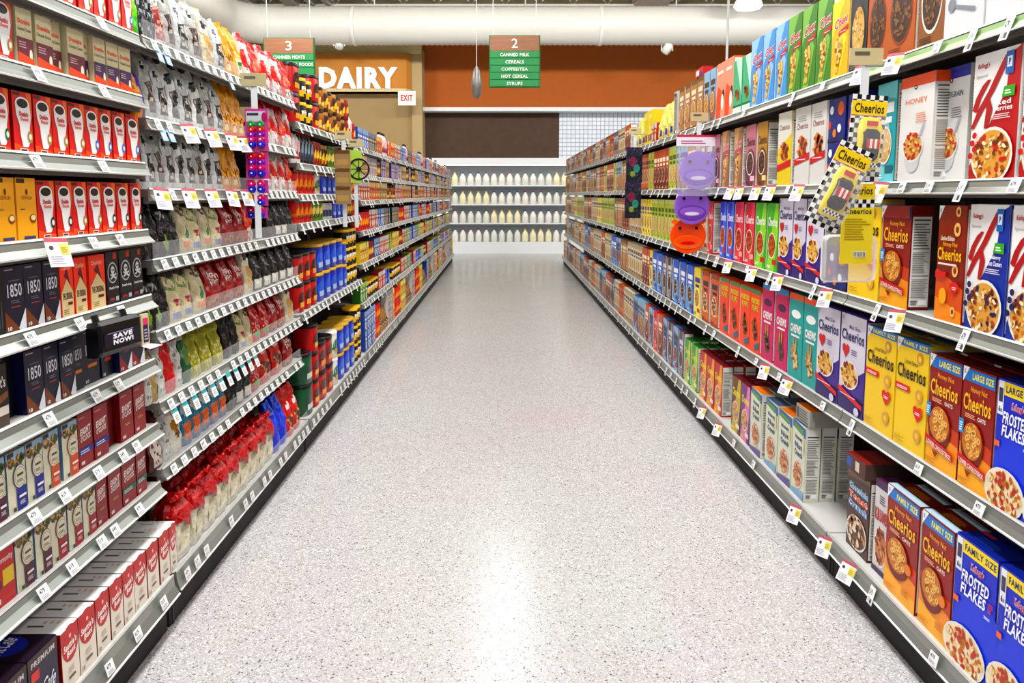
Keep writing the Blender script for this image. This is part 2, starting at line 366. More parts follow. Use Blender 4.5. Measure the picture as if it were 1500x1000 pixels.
BX('brown_bowl', 'brown chocolate clusters box', .14, .36, .07, '6e4420', a_darkbowl('94602c', CHOC, '4a2c16', bowlc='e8e4dc'), sidefn=nutrition)
BX('orange_bowl', 'amber cereal box with dark chocolate bowl', .14, .36, .07, 'b8661c', a_darkbowl('b8661c', CHOC, '7a3c14', bowlc='8a4a1c'), sidefn=nutrition)
BX('black_bowl', 'charcoal cereal box with golden bowl', .12, .36, .07, '3a3632', a_darkbowl('3a3632', OATS, '8a8070'), sidefn=nutrition)
BX('amber_bear', 'golden brown cereal box with big bowl', .12, .345, .07, 'b4701e', a_darkbowl('b4701e', CHOC + ('d8a050',), '7a3c10', 'Cheerios'), sidefn=nutrition)
BX('blue_cookie', 'navy cookie box with orange dots', .17, .17, .1, '1a2c7c', lambda a: (a.rect(0, 0, 1, 1, '1a2c7c'), a.ell(.25, .75, .1, None, 'e8ecf2'), a.ell(.75, .75, .16, None, 'd8691c'), a.ell(.15, .4, .1, None, 'c8501c'), a.ell(.7, .3, .1, None, 'e8ecf2'), a.ell(.45, .2, .1, None, 'd8891c'), a.rect(0, .0, 1, .08, '101c58')), 'cookie_box', 'box')
BX('teal_pack', 'teal cereal box with pale top', .14, .35, .07, '3aa8b0', a_gen('3aa8b0', '7ccad0', '3aa8b0', 'f0f4f4', '1c6c78', OATS), sidefn=nutrition)
BX('white_toast', 'white cereal box with red band and bowls', .12, .345, .07, 'd8d6d0', lambda a: (a.rect(0, 0, 1, 1, 'd8d6d0'), a.text('Cheerios', .1, .72, .85, .8, '8a3a44', .02), a.lines(.15, .82, .8, .9, 3, 'a8a4a0', 3), a.pile(.5, .5, .3, .14, ('b4602c', 'd88a44', '8a3c1c'), 30, .12, 3), a.poly([(0, .26), (1, .33), (1, .42), (0, .34)], 'c42430'), a.lines(.15, .33, .85, .35, 1, 'f2e0e0', 3)), sidefn=nutrition)
BX('yellow_toast', 'yellow and white cereal box with red band', .12, .345, .07, 'e8d040', lambda a: (a.rect(0, 0, 1, 1, 'e0c838'), a.poly([(0, 1), (1, 1), (1, .7), (0, .5)], 'dcdad0'), a.text('Cheerios', .1, .76, .85, .84, '7a5a4a', .02), a.pile(.5, .48, .28, .12, ('b4602c', 'd88a44', '8a3c1c'), 30, .12, 3), a.poly([(0, .2), (1, .27), (1, .36), (0, .29)], 'c42430')), sidefn=nutrition)
BX('choc_gold', 'gold and brown chocolate rings box', .12, .33, .07, '8a6428', a_gen('b48a3c', '7a4c20', '5a3418', '5a3418', 'e8d8a0', CHOC, 'Cheerios', 2), sidefn=nutrition)
BX('pink_choc', 'dusty pink chocolate cereal box', .12, .33, .07, 'a86a74', a_gen('b87884', '7a3c48', '5a2430', '4a2424', 'e8c8c8', CHOC, 'Cheerios', 2), sidefn=nutrition)
BX('brown_chex', 'tan square-cereal box with red word', .115, .335, .07, '9a6c3c', a_chex('9a7048', 'c89c68'), sidefn=nutrition)
for k, bg, hi, d in (('chex_yellow', 'e8bc10', 'f6dc50', 'yellow square-cereal box'), ('chex_green', '4e8a34', '8abc5c', 'green square-cereal box'), ('chex_blue', '5a9cd4', 'a4ccec', 'sky blue square-cereal box')):
    BX(k, d + ' with red word', .13, .35 if k != 'chex_yellow' else .3, .07, bg, a_chex(bg, hi), sidefn=nutrition)
BX('green_white', 'mint green cereal box with white base', .13, .3, .07, '48a878', lambda a: (a.rect(0, 0, 1, 1, '58b488'), a.poly([(.3, 1), (1, 1), (1, .3)], 'c8e4d4'), a.rect(0, .0, 1, .12, 'd8e8dc'), a.rect(0, .12, 1, .16, '1c7c4c'), a.pile(.5, .35, .25, .12, ('b4702c', '8a4c1c'), 24, .09, 4)), sidefn=nutrition)
BX('orange_white', 'coral cereal box with chocolate curls', .14, .34, .07, 'e87a5c', lambda a: (a.rect(0, 0, 1, 1, 'f0a088'), a.poly([(0, 0), (.5, 0), (.6, .5), (.2, .6), (0, .4)], 'e05c2c'), a.ell(.8, .4, .16, .12, '3c2418'), a.ell(.72, .3, .16, .14, 'f2ece4'), a.rect(.1, .8, .8, .86, 'f4dcd4')), sidefn=nutrition)
def mono(a): nutrition(a, 'b8b6b0', '5c5a58', 'c8c6c2'); a.rect(.1, .9, .7, .96, '4c4a4a'); a.rect(.12, .06, .5, .11, '24347c')
BX('side_grey', 'cereal box turned to its grey facts panel', .085, .33, .14, 'c8c6c0', mono)
BX('blue_rings', 'royal blue rings cereal box', .095, .335, .07, '1c3cb4', a_gen('1c40b8', '4a78d8', 'f0f2f8', 'f0f2f8', 'c8242e', ('b4602c', 'd88a44', '7a3418'), 'Cheerios', 1), sidefn=nutrition)
BX('red_rings', 'scarlet rings cereal box', .11, .335, .07, 'c42030', a_gen('c82434', 'e05060', 'f2dcdc', 'f6e4e4', 'f0b0a0', ('b4502c', 'd87a44', '7a2c18'), 'Cheerios', 1), sidefn=nutrition)
BX('green_rings', 'lime green rings cereal box', .11, .335, .07, '4cac24', a_gen('54b42c', '9cd850', 'f2f6e8', 'f4f8ec', 'c8242e', ('b4602c', 'd88a44', '8a4418'), 'Cheerios', 1), sidefn=nutrition)
def a_reese(a):
    a.rect(0, 0, 1, 1, 'ee5c10'); a.rect(0, .93, 1, 1, '5c8c5c')
    a.text('REESES', .1, .78, .9, .86, '5a7a10', .08, .1); a.text('REESES', .1, .78, .9, .86, 'f4dc30', .03, .1); a.text('PUFFS', .2, .66, .8, .75, '4a2410', .08); a.text('PUFFS', .2, .66, .8, .75, 'f4dc30', .03)
    a.pile(.5, .36, .3, .18, ('7a3c1c', 'b4702c', '4c2814'), 36, .1, 4); a.poly([(.5, .12), (.95, .2), (1, .1), (.6, .04)], '1c7484')
BX('reese', 'orange puffs box with yellow lettering', .13, .335, .07, 'ee5c10', a_reese, sidefn=nutrition)
def a_annie(bg, cap, body):
    def f(a):
        a.rect(0, 0, 1, 1, bg); a.rect(0, .93, 1, 1, cap); a.ell(.5, .76, .34, .05, body); a.text('CHEWS', .12, .54, .88, .64, 'f6f2f0', .05); a.rect(.2, .49, .8, .515, 'f0e8e8')
        a.pile(.5, .24, .26, .15, ('8a5a34', 'c89858', 'e8cc98') if bg != 'c8146c' else ('6a4434', '8a6a58', '4a2c24'), 36, .1, 4)
        a.ell(.42, .4, .05, .08, 'c89858', 12, rot=0); a.ell(.6, .4, .05, .08, 'c89858', 12)
    return f
BX('magenta', 'magenta cereal box with blue cap', .115, .385, .065, 'c8146c', a_annie('c8146c', '3a90b8', '5c1450'), sidefn=nutrition)
BX('teal', 'turquoise cereal box with orange cap', .115, .385, .065, '18a4a0', a_annie('18a4a0', 'e8643c', 'f0f0ec'), sidefn=nutrition)
BX('orange_brown', 'orange cereal box with brown pieces', .12, .335, .07, 'c8641c', a_gen('d8702c', 'a84c18', '4c2414', '3c3444', 'e8a840', ('8a4c20', 'd89c58', 'f0d8a8'), None, 3), sidefn=nutrition)
BX('yellow_gen', 'lemon yellow cereal box', .12, .335, .07, 'e8cc18', a_gen('ecd41c', 'f6ec80', '2c3c8c', '2c3c8c', 'c82434', FLAKE, None, 2), sidefn=nutrition)
BX('blue_gen', 'cobalt blue cereal box with wave', .13, .335, .07, '1c58b8', a_gen('2468c4', '5ca4e0', 'f0f2f6', 'f0f2f6', '8a3434', CHOC + ('d8a060',), None, 2), sidefn=nutrition)
BX('dark_gen', 'maroon and grey cereal box', .12, .335, .07, '4c2c38', a_gen('5a3444', '8a94a4', 'd8d0d4', 'd8d0d4', 'b08a50', CHOC, None, 1), sidefn=nutrition)
BX('navy_mix', 'steel blue cereal box with berries', .12, .335, .07, '44608c', a_gen('4c6c9c', '9cb4cc', '2c2444', '2c2444', 'a84450', ('a84450', 'c89858', '6c3444'), None, 0), sidefn=nutrition)
BX('white_gen', 'off-white cereal box with grain pile', .12, .335, .07, 'd4ccb8', a_gen('d8d0bc', 'b8a888', '6c4c2c', '6c4c2c', 'a83428', OATS, None, 0), sidefn=nutrition)
BX('ball_gen', 'orange-brown puffed ball cereal box', .12, .335, .07, 'a84c1c', a_gen('c06028', '803410', 'f0e0c8', 'f4e4cc', '50301c', ('8a3c14', 'd87c3c', '5c2410'), None, 2), sidefn=nutrition)
BX('lime_gen', 'yellow-green natural cereal box', .13, .335, .07, 'a8b048', a_gen('b4bc54', 'd4d88c', '5c6c28', '5c6c28', 'd8b050', OATS, None, 3), sidefn=nutrition)
BX('tan_gen', 'light brown granola box', .12, .335, .07, 'a87c4c', a_gen('b08454', '7c5430', 'e8d8b8', 'e8dcc4', 'b84430', FLAKE, None, 3), sidefn=nutrition)
BX('bluetan_gen', 'pale blue and brown granola box', .12, .335, .07, '7ca4c0', a_gen('9cb8cc', '9c6c44', '4c3c34', '4c3c34', 'c85444', FLAKE, None, 2), sidefn=nutrition)
def a_milk(c):
    def f(a):
        a.rect(0, 0, 1, 1, 'd8dcc8'); a.poly([(0, .9), (1, .84), (1, .97), (0, 1)], '3c6ca8'); a.poly([(.1, .9), (.8, .86), (.8, .93), (.1, .96)], '6c9c48')
        for v, t in ((.74, 'Honey'), (.64, 'Nut'), (.54, 'Crunch')): a.text(t, .2, v, .8, v + .08, '3a4478', .04)
        a.bowl(.5, .3, .34, .17, 'e8e0ec', 'c88c64', ('b4685c', 'd8a070', '8c4c34', 'e8c8a0'), 54, .07, 5); a.poly([(0, .0), (1, 0), (1, .12), (0, .06)], c)
        a.ell(.88, .75, .06, .14, 'e4dcb0', 12)
    return f
BX('milk_white', 'cream honey crunch box with pink bowl', .125, .33, .065, 'd8dcc8', a_milk('8cacc8'), sidefn=nutrition, top='4c5c74')
BX('milk_blue', 'cream honey crunch box with purple base', .125, .33, .065, 'd8dcc8', a_milk('6c5c94'), sidefn=nutrition, top='d87c20')
for k, bg, hi, d in (('marsh_green', '4c9c34', 'b4d060', 'green marshmallow cereal box'), ('marsh_red', 'b82430', 'e8a040', 'red marshmallow cereal box'), ('marsh_purple', '7c2c7c', 'd88cb0', 'purple marshmallow cereal box'), ('marsh_brown', '6c4420', 'c8b048', 'brown marshmallow cereal box')):
    BX(k, d, .115, .31, .065, bg, a_gen(bg, hi, 'e8d838', 'f0e040', 'e8e4d8', ('d8a860', 'e86c7c', '6cb45c', 'e8d070', '8c6cb4'), 'Charms', 1), sidefn=nutrition, top='6a1426' if 'green' not in k else '1c5c24')
def a_toast(a):
    a.rect(0, 0, 1, 1, '543628'); a.poly([(0, .88), (1, .95), (1, 1), (0, 1)], '7a6250')
    for t, v, c in (('Chocolate', .74, '7cb4dc'), ('Toast', .63, 'e8604c'), ('Crunch', .52, '6c9cd8')): a.text(t, .06, v, .94, v + .095, 'f2f2f2', .09); a.text(t, .06, v, .94, v + .095, c, .03)
    a.bowl(.5, .24, .42, .19, 'e8e4e0', '6c4834', CHOC + ('c89c74', 'e8d8c8'), 60, .08, 5)
BX('choc_toast', 'brown chocolate toast squares box', .16, .3, .07, '543628', a_toast, sidefn=nutrition)
BX('crumbs', 'white and plum cereal box with red word', .15, .33, .07, '5c2c4c', lambda a: (a.rect(0, 0, 1, 1, 'd8d4d4'), a.rect(0, .92, 1, 1, '4c2458'), a.lines(.3, .76, .7, .86, 4, '55505c', 3), a.text('KRUMBS', .04, .56, .96, .7, 'b42838', .06), a.bowl(.5, .3, .36, .2, 'f0ece8', 'c88c5c', ('b4703c', 'd8a878', '8c3c34'), 54, .08, 5), a.rect(0, 0, 1, .06, '4c2458')), sidefn=nutrition)
BX('lying_red', 'red and brown cereal box lying flat', .17, .06, .27, '5c241c', lambda a: (a.rect(0, 0, 1, 1, '5c2c20'), a.rect(.05, .2, .3, .8, '2c5ca8'), a.rect(.5, .2, .7, .8, 'd8ccc0')), top='8a2c24', side='5c4c44')
BX('lying_orange', 'grey cereal box with orange top lying flat', .15, .07, .26, 'a8a69e', lambda a: (a.rect(0, 0, 1, 1, 'a8a69e'), a.rect(.05, .15, .2, .85, '4c4468'), a.lines(.25, .1, .95, .9, 5, '68665f', 3)), top='e8881c')
BX('red_flat', 'small red carton lying on cereal boxes', .2, .055, .07, 'c83c3c', lambda a: (a.rect(0, 0, 1, 1, 'c83444'), a.rect(.1, .2, .5, .8, 'e8e0e0'), a.rect(.55, .1, .95, .5, '2c4c8c')), 'carton', 'box')
BX('cookie_yellow', 'yellow carton with red and blue marks', .2, .3, .1, 'e0cc4c', lambda a: (a.rect(0, 0, 1, 1, 'e4d050'), a.rect(.1, .75, .9, .9, 'f0e48c'), a.ell(.5, .4, .3, .2, 'e8d878'), a.rect(.55, .1, .9, .3, '2c3c9c'), a.rect(.1, .1, .45, .3, 'b4302c')), 'carton', 'box')

# slim coffee boxes
def CB(*a, **k): BX(*a, name='coffee_box', cat='coffee box', **k)
def a_mug(seal):
    def f(a):
        a.rect(0, 0, 1, 1, 'd8301a'); a.poly([(0, .0), (1, 0), (1, .07), (0, .16)], 'e8641c'); a.poly([(.7, 1), (1, 1), (1, .6), (.85, .7)], 'e8743c'); a.rect(.04, .93, .4, .98, '5c1c14')
        a.poly([(.12, .8), (.86, .8), (.92, .6), (.82, .42), (.82, .2), (.7, .11), (.42, .11), (.33, .3), (.3, .46), (.16, .62)], 'f0efee'); a.ell(.49, .8, .37, .115, 'f0efee'); a.ell(.49, .81, .29, .075, '2c2018')
        a.text('Dunkin', .3, .6, .76, .68, 'd84c64', .05); a.text('Donuts', .36, .53, .76, .59, 'e8641c', .04); a.ell(.8, .28, .13, .1, seal, 16); a.ell(.8, .28, .08, .05, 'e8e4dc', 12)
        a.rect(.22, .03, .62, .08, 'f0ece8'); a.rect(.26, .04, .58, .07, '4c2c28')
    return f
for k, c, d in (('mug_gold', 'b8903c', 'gold'), ('mug_blue', '2c7cc8', 'blue'), ('mug_dark', '2c3428', 'dark green'), ('mug_green', '2c6c3c', 'green')):
    CB(k, f'red coffee box with white mug and {d} seal', .082, .15, .06, 'c8281a', a_mug(c), side='b42418')
def a_dun(c):
    def f(a):
        a.rect(0, 0, 1, 1, 'd8cfae'); a.rect(0, .93, .42, 1, '2c2a26'); a.text('Dunkin', .1, .68, .88, .76, 'e8703c', .06); a.text('Caramel Creme', .08, .57, .92, .63, '4c3c34', .01)
        a.rect(0, .16, 1, .46, c); a.lines(.1, .3, .6, .42, 3, 'd8c0c0', 3, .3); a.ell(.82, .2, .1, .1, 'ece4cc'); a.poly([(0, 0), (1, 0), (1, .14), (0, .22)], 'e85c14')
    return f
CB('dun_maroon', 'cream coffee box with maroon band', .082, .15, .06, 'd8cfae', a_dun('74283c'))
CB('dun_purple', 'cream coffee box with purple band', .082, .15, .06, 'd8cfae', a_dun('4c2c5c'))
CB('gevalia', 'golden yellow coffee box', .085, .155, .06, 'e8a810', lambda a: (a.rect(0, 0, 1, 1, 'eeb014'), a.rect(.04, .92, .45, .99, '3c3424'), a.text('GEVALIA', .25, .66, .8, .72, 'a8700c', .01), a.ell(.52, .78, .06, .05, '6c4c0c'), a.lines(.15, .5, .5, .53, 1, '6c4c0c', 2), a.ell(.78, .36, .17, .07, '8a3c1c'), a.ell(.78, .37, .13, .045, 'f0d8a8'), a.rect(.25, .03, .85, .08, '3c3c6c')))
def a_1850(tri, cap=None):
    def f(a):
        a.rect(0, 0, 1, 1, '1c1f36'); a.rect(.1, .94, .5, .96, 'a8a8b4'); a.text('1850', .18, .53, .88, .73, 'e4e4ea', .01); a.ell(.52, .78, .3, .01, '6c6c7c')
        if cap: a.rect(.25, .3, .8, .36, cap)
        else: a.poly([(0, 0), (.75, 0), (0, .33)], tri); a.poly([(1, 0), (1, .33), (.62, .04), (.68, 0)], 'd8d8dc'); a.rect(.3, .37, .75, .385, 'b04c5c')
        a.lines(.3, .44, .75, .5, 2, '8c8c9c', 3, .3); a.text('10', .08, .03, .26, .09, 'f0f0f0', .02)
    return f
for k, c, cp, d in (('c1850', '7a4420', None, 'brown'), ('c1850red', '8c2428', None, 'red'), ('c1850cap', None, 'e88c3c', 'orange label'), ('c1850redcap', None, 'c83c34', 'red label')):
    CB(k, f'navy 1850 coffee box with {d} accent', .085, .158, .06, '1c1f36', a_1850(c, cp), side='141a4c')
CB('c1850side', 'navy 1850 coffee box turned to its side panel', .09, .158, .08, '12131c', lambda a: (a.rect(0, 0, 1, 1, '12131c'), a.text('1850', .1, .6, .45, .95, '6c6c78', 0, vert=True), *[a.rect(.2 + i * .15, .1, .25 + i * .15, .5, '5a5a66') for i in range(4)]))
def a_house(a):
    a.rect(0, 0, 1, 1, 'ee5014'); a.poly([(.3, .72), (.8, .5), (.55, .85)], '6c1c1c'); a.poly([(.05, 0), (.95, 0), (.95, .42), (.5, .66), (.05, .42)], 'e0cca0'); a.text('Dunkin', .15, .82, .8, .9, 'f0b8a0', .02)
    a.text('THE ORIGINAL', .12, .3, .88, .42, '4c3c2c', .03); a.rect(.5, .2, .85, .25, '5c1c1c'); a.lines(.15, .05, .6, .15, 3, '7c6c4c', 3, .3)
CB('house', 'orange coffee box with cream house shape', .082, .155, .06, 'ee5014', a_house)
def a_skull(a):
    a.rect(0, 0, 1, 1, '141414'); a.rect(.6, .86, .85, .97, 'c8401c'); a.ell(.5, .6, .4, .2, 'c8c8c8', 22); a.ell(.5, .6, .35, .175, '181818', 22); a.ell(.5, .65, .15, .075, 'dcdcdc'); a.rect(.42, .55, .58, .62, 'dcdcdc')
    a.ell(.44, .65, .04, .02, '181818'); a.ell(.56, .65, .04, .02, '181818'); a.poly([(.25, .5), (.3, .47), (.75, .56), (.7, .59)], 'dcdcdc'); a.poly([(.75, .5), (.7, .47), (.25, .56), (.3, .59)], 'dcdcdc')
    a.text('Death Cup', .12, .28, .88, .34, 'e0e0e0', .03); a.rect(.1, .08, .5, .13, '9c3440'); a.rect(.6, .06, .85, .14, 'b0b0b0')
CB('skull', 'black coffee box with white skull emblem', .085, .158, .06, '141414', a_skull)
CB('peets', 'black coffee box with brown wave', .1, .15, .06, '1c1a18', lambda a: (a.rect(0, 0, 1, 1, '1c1a18'), a.text("Peet's", .1, .62, .9, .8, 'ece8e0', .02), a.poly([(0, .3), (1, .45), (1, .55), (0, .45)], '8a5c34'), a.rect(0, .18, 1, .32, 'd8d0c4'), a.rect(0, 0, 1, .17, '5c4c40')))
def a_eight(band):
    def f(a):
        a.rect(0, 0, 1, 1, '941626'); a.text('EIGHT', .16, .6, .88, .73, 'f0e4e0', .04, .1, .03); a.text("O'CLOCK", .16, .48, .88, .59, 'f0e4e0', .04, .1, .03)
        a.rect(.06, .9, .5, .93, 'c87c80')
        if band: a.rect(0, .24, 1, .36, band); a.lines(.1, .26, .8, .34, 2, 'e0e0ec', 3, .4)
        else: a.lines(.3, .3, .75, .36, 2, 'c8b070', 3, .4)
        a.rect(.1, .06, .35, .12, 'd8c8c8')
    return f
for k, b, d in (('eight', None, 'plain'), ('eightblue', '28348c', 'blue-banded'), ('eightgreen', '1c6c4c', 'green-banded')):
    CB(k, f'crimson {d} coffee box', .085, .155, .06, '84121f', a_eight(b))
CB('eightside', 'crimson coffee box turned to its side', .09, .155, .08, '6c0e1a', lambda a: (a.rect(0, 0, 1, 1, '6c0e1a'), a.text("EIGHT O'CLOCK", .1, .1, .4, .9, 'c88c90', .02, vert=True)))
def a_green(c):
    def f(a):
        a.rect(0, 0, 1, 1, 'dedac4'); a.rect(0, .88, 1, 1, '9cb4c8'); a.rect(.05, .92, .4, .99, '24242c'); a.pile(.45, .82, .55, .07, ('6c7c3c', '9c5c3c', '8c4c6c', 'c8a860', '4c5c34'), 45, .09, 6)
        a.rect(.42, 0, .95, .38, c); a.ell(.62, .56, .34, .2, c, 20); a.ell(.62, .56, .32, .185, 'e4dfca', 20); a.ring(.62, .56, .27, '8c8468', .06, 20, .155)
        a.rect(.46, .57, .8, .61, '5c5444'); a.lines(.45, .47, .8, .53, 2, '6c6450', 3, .4); a.rect(.5, .21, .88, .25, 'ece4e4'); a.lines(.52, .1, .84, .17, 3, 'd8d0d0', 3, .4); a.rect(.15, .03, .3, .1, '2c2c2c')
    return f
for k, c, d in (('gm_maroon', '5c1c3c', 'maroon'), ('gm_blue', '26348c', 'blue'), ('gm_orange', 'c85c1c', 'orange'), ('gm_red', 'a41c30', 'red')):
    CB(k, f'cream leaf-print coffee box with {d} panel', .085, .15, .06, 'dedac4', a_green(c), side='7ca0b8')
CB('community', 'bright red coffee box with yellow square', .11, .155, .06, 'c01c2c', lambda a: (a.rect(0, 0, 1, 1, 'c01c2c'), a.text('Community', .08, .64, .95, .76, 'f0dcd8', .02), a.rect(.45, .3, .95, .55, 'e8cc30'), a.ell(.25, .35, .14, .09, '6c1c18'), a.rect(.1, .06, .3, .14, 'e8d8d8')))
def a_seattle(a):
    a.rect(0, 0, 1, 1, 'e2d9cc'); a.rect(0, .78, 1, 1, 'b81e22'); a.ell(.5, .74, .49, .3, 'b81e22', 26); a.text("Seattle's", .12, .66, .88, .78, 'f4ece6', .03, .1, .04); a.text('Best', .28, .54, .78, .65, 'f4ece6', .03, .1, .04); a.ell(.5, .86, .07, None, 'e8b8a8')
    a.lines(.3, .27, .7, .37, 3, 'a89c90', 3, .4); a.rect(.3, .16, .7, .2, '5c4c44'); a.text('10', .06, .05, .22, .13, '3c3430', .02)
CB('seattle', 'white coffee box with red half-round', .085, .165, .17, 'd4c8bc', a_seattle, top='e8e6e4', side='8c1c20', topfn=lambda a: (a.rect(0, 0, 1, 1, 'ebeae8'), a.rect(.44, .38, .54, .64, '5c5650'), a.lines(.2, .7, .8, .85, 3, 'd8d2cc', 3, .3), a.lines(.65, .2, .85, .5, 3, 'e4b8b4', 4, .4)))
CB('brown_back', 'dark brown coffee carton behind white boxes', .085, .155, .12, '4c3430', lambda a: a.rect(0, 0, 1, 1, '4c3430'), top='6c5450', side='6c1418')
def a_mccafe(a):
    a.rect(0, 0, 1, 1, '241c3c'); a.poly([(0, .8), (1, .8), (1, 1), (0, 1)], '3c2420'); a.text('PREMIUM', .1, .84, .9, .92, 'c8c0c0', .03); a.rect(.08, .64, .35, .78, 'c8402c'); a.text('McCafe', .12, .34, .9, .56, 'e0e0e8', .01, .3); a.ell(.6, .2, .36, .06, '3c4cb8')
CB('mccafe', 'dark purple coffee carton with red tag', .12, .18, .2, '241c3c', a_mccafe, top='2a1a28', topfn=lambda a: (a.rect(0, 0, 1, 1, '2c1c2c'), a.ell(.5, .5, .4, .3, '2c34a0'), a.text('McCafe', .25, .4, .85, .62, 'e8e8f2', .02, .3), a.rect(.7, .82, .95, .97, 'd86050')))
CB('black_gold', 'black coffee carton with gold ring', .14, .17, .2, '1c1814', lambda a: a.rect(0, 0, 1, 1, '1c1814'), top='241c1a', topfn=lambda a: (a.ring(.5, .5, .36, 'b8983c', .2), a.ell(.5, .5, .15, None, 'd8d0c0')))

# ------------------------------------------------------------------ products: bags, cans, jars, bottles
def BAG(key, desc, w, h, d, base, ops, texts=(), style='foil', seed=1, lean=.1, name='coffee_bag', cat='coffee bag', back=None):
    def build():
        rnd = random.Random(seed); mb = MB(); nu, nv = 12, 18
        ph = [rnd.random() * 6.28 for _ in range(8)]
        def prof(u, v, side, k=0):
            t = d / 2 * max(.03, (1 - v ** 2.4)) * (1 - .35 * abs(2 * u - 1) ** 3) * (1 if side < 0 else .9)
            if v < .08: t *= .86 + v * 1.75
            ww = w * (1 - .04 * math.sin(v * math.pi) - .1 * v ** 3) * (1 if v > .05 else .94)
            wr = .008 * v * math.sin(ph[0] + 9 * u + 5 * v) + .006 * v * math.sin(ph[1] + 17 * u - 11 * v) + .003 * math.sin(ph[2] + 23 * v + 6 * u) * min(1, v * 3)
            x = (u - .5) * ww + .004 * math.sin(ph[3] + 7 * v)
            z = v * h + (.012 * v * math.sin(ph[4] + 4 * u) if v > .5 else 0)
            return (x, side * t + wr + lean * v * v * h - (k * .0009 if side < 0 else 0), z)
        def colr(u, v):
            c = base
            for o in ops:
                if o[0] == 'r' and o[1] <= u <= o[3] and o[2] <= v <= o[4]: c = o[5]
                elif o[0] == 'e' and ((u - o[1]) / o[3]) ** 2 + ((v - o[2]) / o[4]) ** 2 <= 1: c = o[5]
                elif o[0] == 'n' and o[1] <= u <= o[3] and o[2] <= v <= o[4] and rnd.random() < o[6]: c = o[5]
            return c
        front = [[prof(i / nu, j / nv, -1) for i in range(nu + 1)] for j in range(nv + 1)]
        rear = [[prof(i / nu, j / nv, 1) for i in range(nu + 1)] for j in range(nv + 1)]
        mb.grid(front, None, True, mf=lambda j, i: mat(colr((i + .5) / nu, (j + .5) / nv), style))
        mb.grid([r[::-1] for r in rear], mat(back or base, style))
        sidem = mat(back or base, style)
        mb.grid([[front[j][nu], rear[j][nu]] for j in range(nv + 1)], sidem); mb.grid([[rear[j][0], front[j][0]] for j in range(nv + 1)], sidem)
        mb.face(front[0] + rear[0][::-1], sidem)
        a = Art(mb, lambda u, v, k: prof(u, v, -1, k + 1), w / h, True, style)
        for t in texts: a.text(*t)
        return mb.mesh(key), []
    P[key] = dict(build=build, name=name, cat=cat, desc=desc, w=w, h=h, d=d)
def label_bag(lb, txt='STARBUCKS'): return [('r', .22, .06, .78, .46, lb), ('e', .5, .66, .17, .1, '2c5c44')]
for i, (k, base, lb, d) in enumerate((('bag_silver', 'c8caca', '241c1a', 'silver foil coffee bag with dark label'), ('bag_grey', 'b4b4ae', '4a241c', 'grey foil coffee bag with brown label'), ('bag_white', 'dcdcd8', '2c2826', 'white coffee bag with charcoal label'), ('bag_cream', 'd4ccb4', 'c8a468', 'cream coffee bag with tan label'))):
    BAG(k, d, .11, .225, .075, base, [('r', .2, .1, .82, .58, lb), ('n', .25, .14, .78, .5, 'b8ada0', .2), ('e', .5, .74, .2, .1, 'e4e4e0'), ('e', .5, .74, .15, .075, '24302c')], seed=i + 1)
BAG('bag_blackwhite', 'black patterned coffee bag', .11, .225, .07, '24242a', [('n', 0, 0, 1, 1, 'a8acac', .22), ('r', .25, .1, .75, .4, '2c2c30')], seed=9)
BAG('bag_redpic', 'white coffee bag with red picture', .11, .2, .07, 'd4d0cc', [('r', .1, .1, .9, .65, '9c4034'), ('n', .1, .1, .9, .65, 'd8a898', .3), ('e', .5, .82, .25, .08, '3c5c4c')], seed=10)
BAG('bag_lime', 'vivid lime green coffee bag', .11, .24, .08, '5cc818', [('e', .5, .5, .3, .2, '8ce040')], seed=11)
BAG('bag_yellow', 'golden yellow coffee bag', .11, .22, .075, 'e0a408', [('r', .55, .0, 1, 1, 'c88c08'), ('n', .1, .15, .6, .5, '7c4c10', .18), ('r', .1, .1, .4, .2, 'e8dcb0')], seed=12)
BAG('bag_yellowgreen', 'yellow coffee bag with white label', .11, .22, .075, 'e4ac10', [('r', .15, .1, .85, .45, 'd8d4bc'), ('e', .5, .3, .2, .1, '3c8c54')], seed=13)
BAG('bag_purple', 'orange and purple coffee bag', .12, .2, .08, 'dc9414', [('r', 0, .76, 1, 1, '3c1c4c'), ('r', .7, 0, 1, .8, '50289c'), ('n', .05, .1, .7, .6, 'b87410', .2)], seed=14)
BAG('bag_redwhite', 'red and white fruit-print coffee bag', .12, .23, .08, 'd8d0cc', [('r', 0, .82, 1, 1, 'b81c20'), ('e', .3, .5, .3, .2, 'd8341c'), ('e', .75, .3, .25, .18, 'c82c2c'), ('e', .55, .35, .12, .1, '3c3c3c'), ('r', .1, .66, .9, .74, 'b8bcb4'), ('n', 0, .05, 1, .2, 'a87060', .4)], seed=15)
BAG('bag_redorange', 'red-topped coffee bag with orange swirl', .12, .23, .08, 'c83020', [('r', .15, .0, .85, .3, 'd8cfc4'), ('e', .5, .5, .3, .15, 'e8683c'), ('n', .1, .0, .9, .3, '5c3c38', .2)], seed=16)
BAG('bag_black', 'black coffee bag with silver folds', .11, .2, .07, '201c1c', [('n', .5, .0, 1, .9, '6c6866', .14), ('r', .2, .1, .6, .3, '3c3030')], seed=17)
BAG('bag_blackgreen', 'black coffee bag with green badge', .11, .2, .07, '1c1a1a', [('e', .5, .25, .3, .14, '7c9c34'), ('n', .2, .5, .9, .9, 'b0b0ac', .2)], seed=18)
BAG('bag_floral', 'cream coffee bag with flower print', .12, .21, .08, 'd4c8a4', [('r', 0, .78, 1, 1, '3c2c20'), ('n', 0, .55, 1, .8, '6c8c3c', .35), ('e', .5, .35, .14, .06, 'a42c5c'), ('r', .2, .04, .8, .14, '8c94c0')], seed=19)
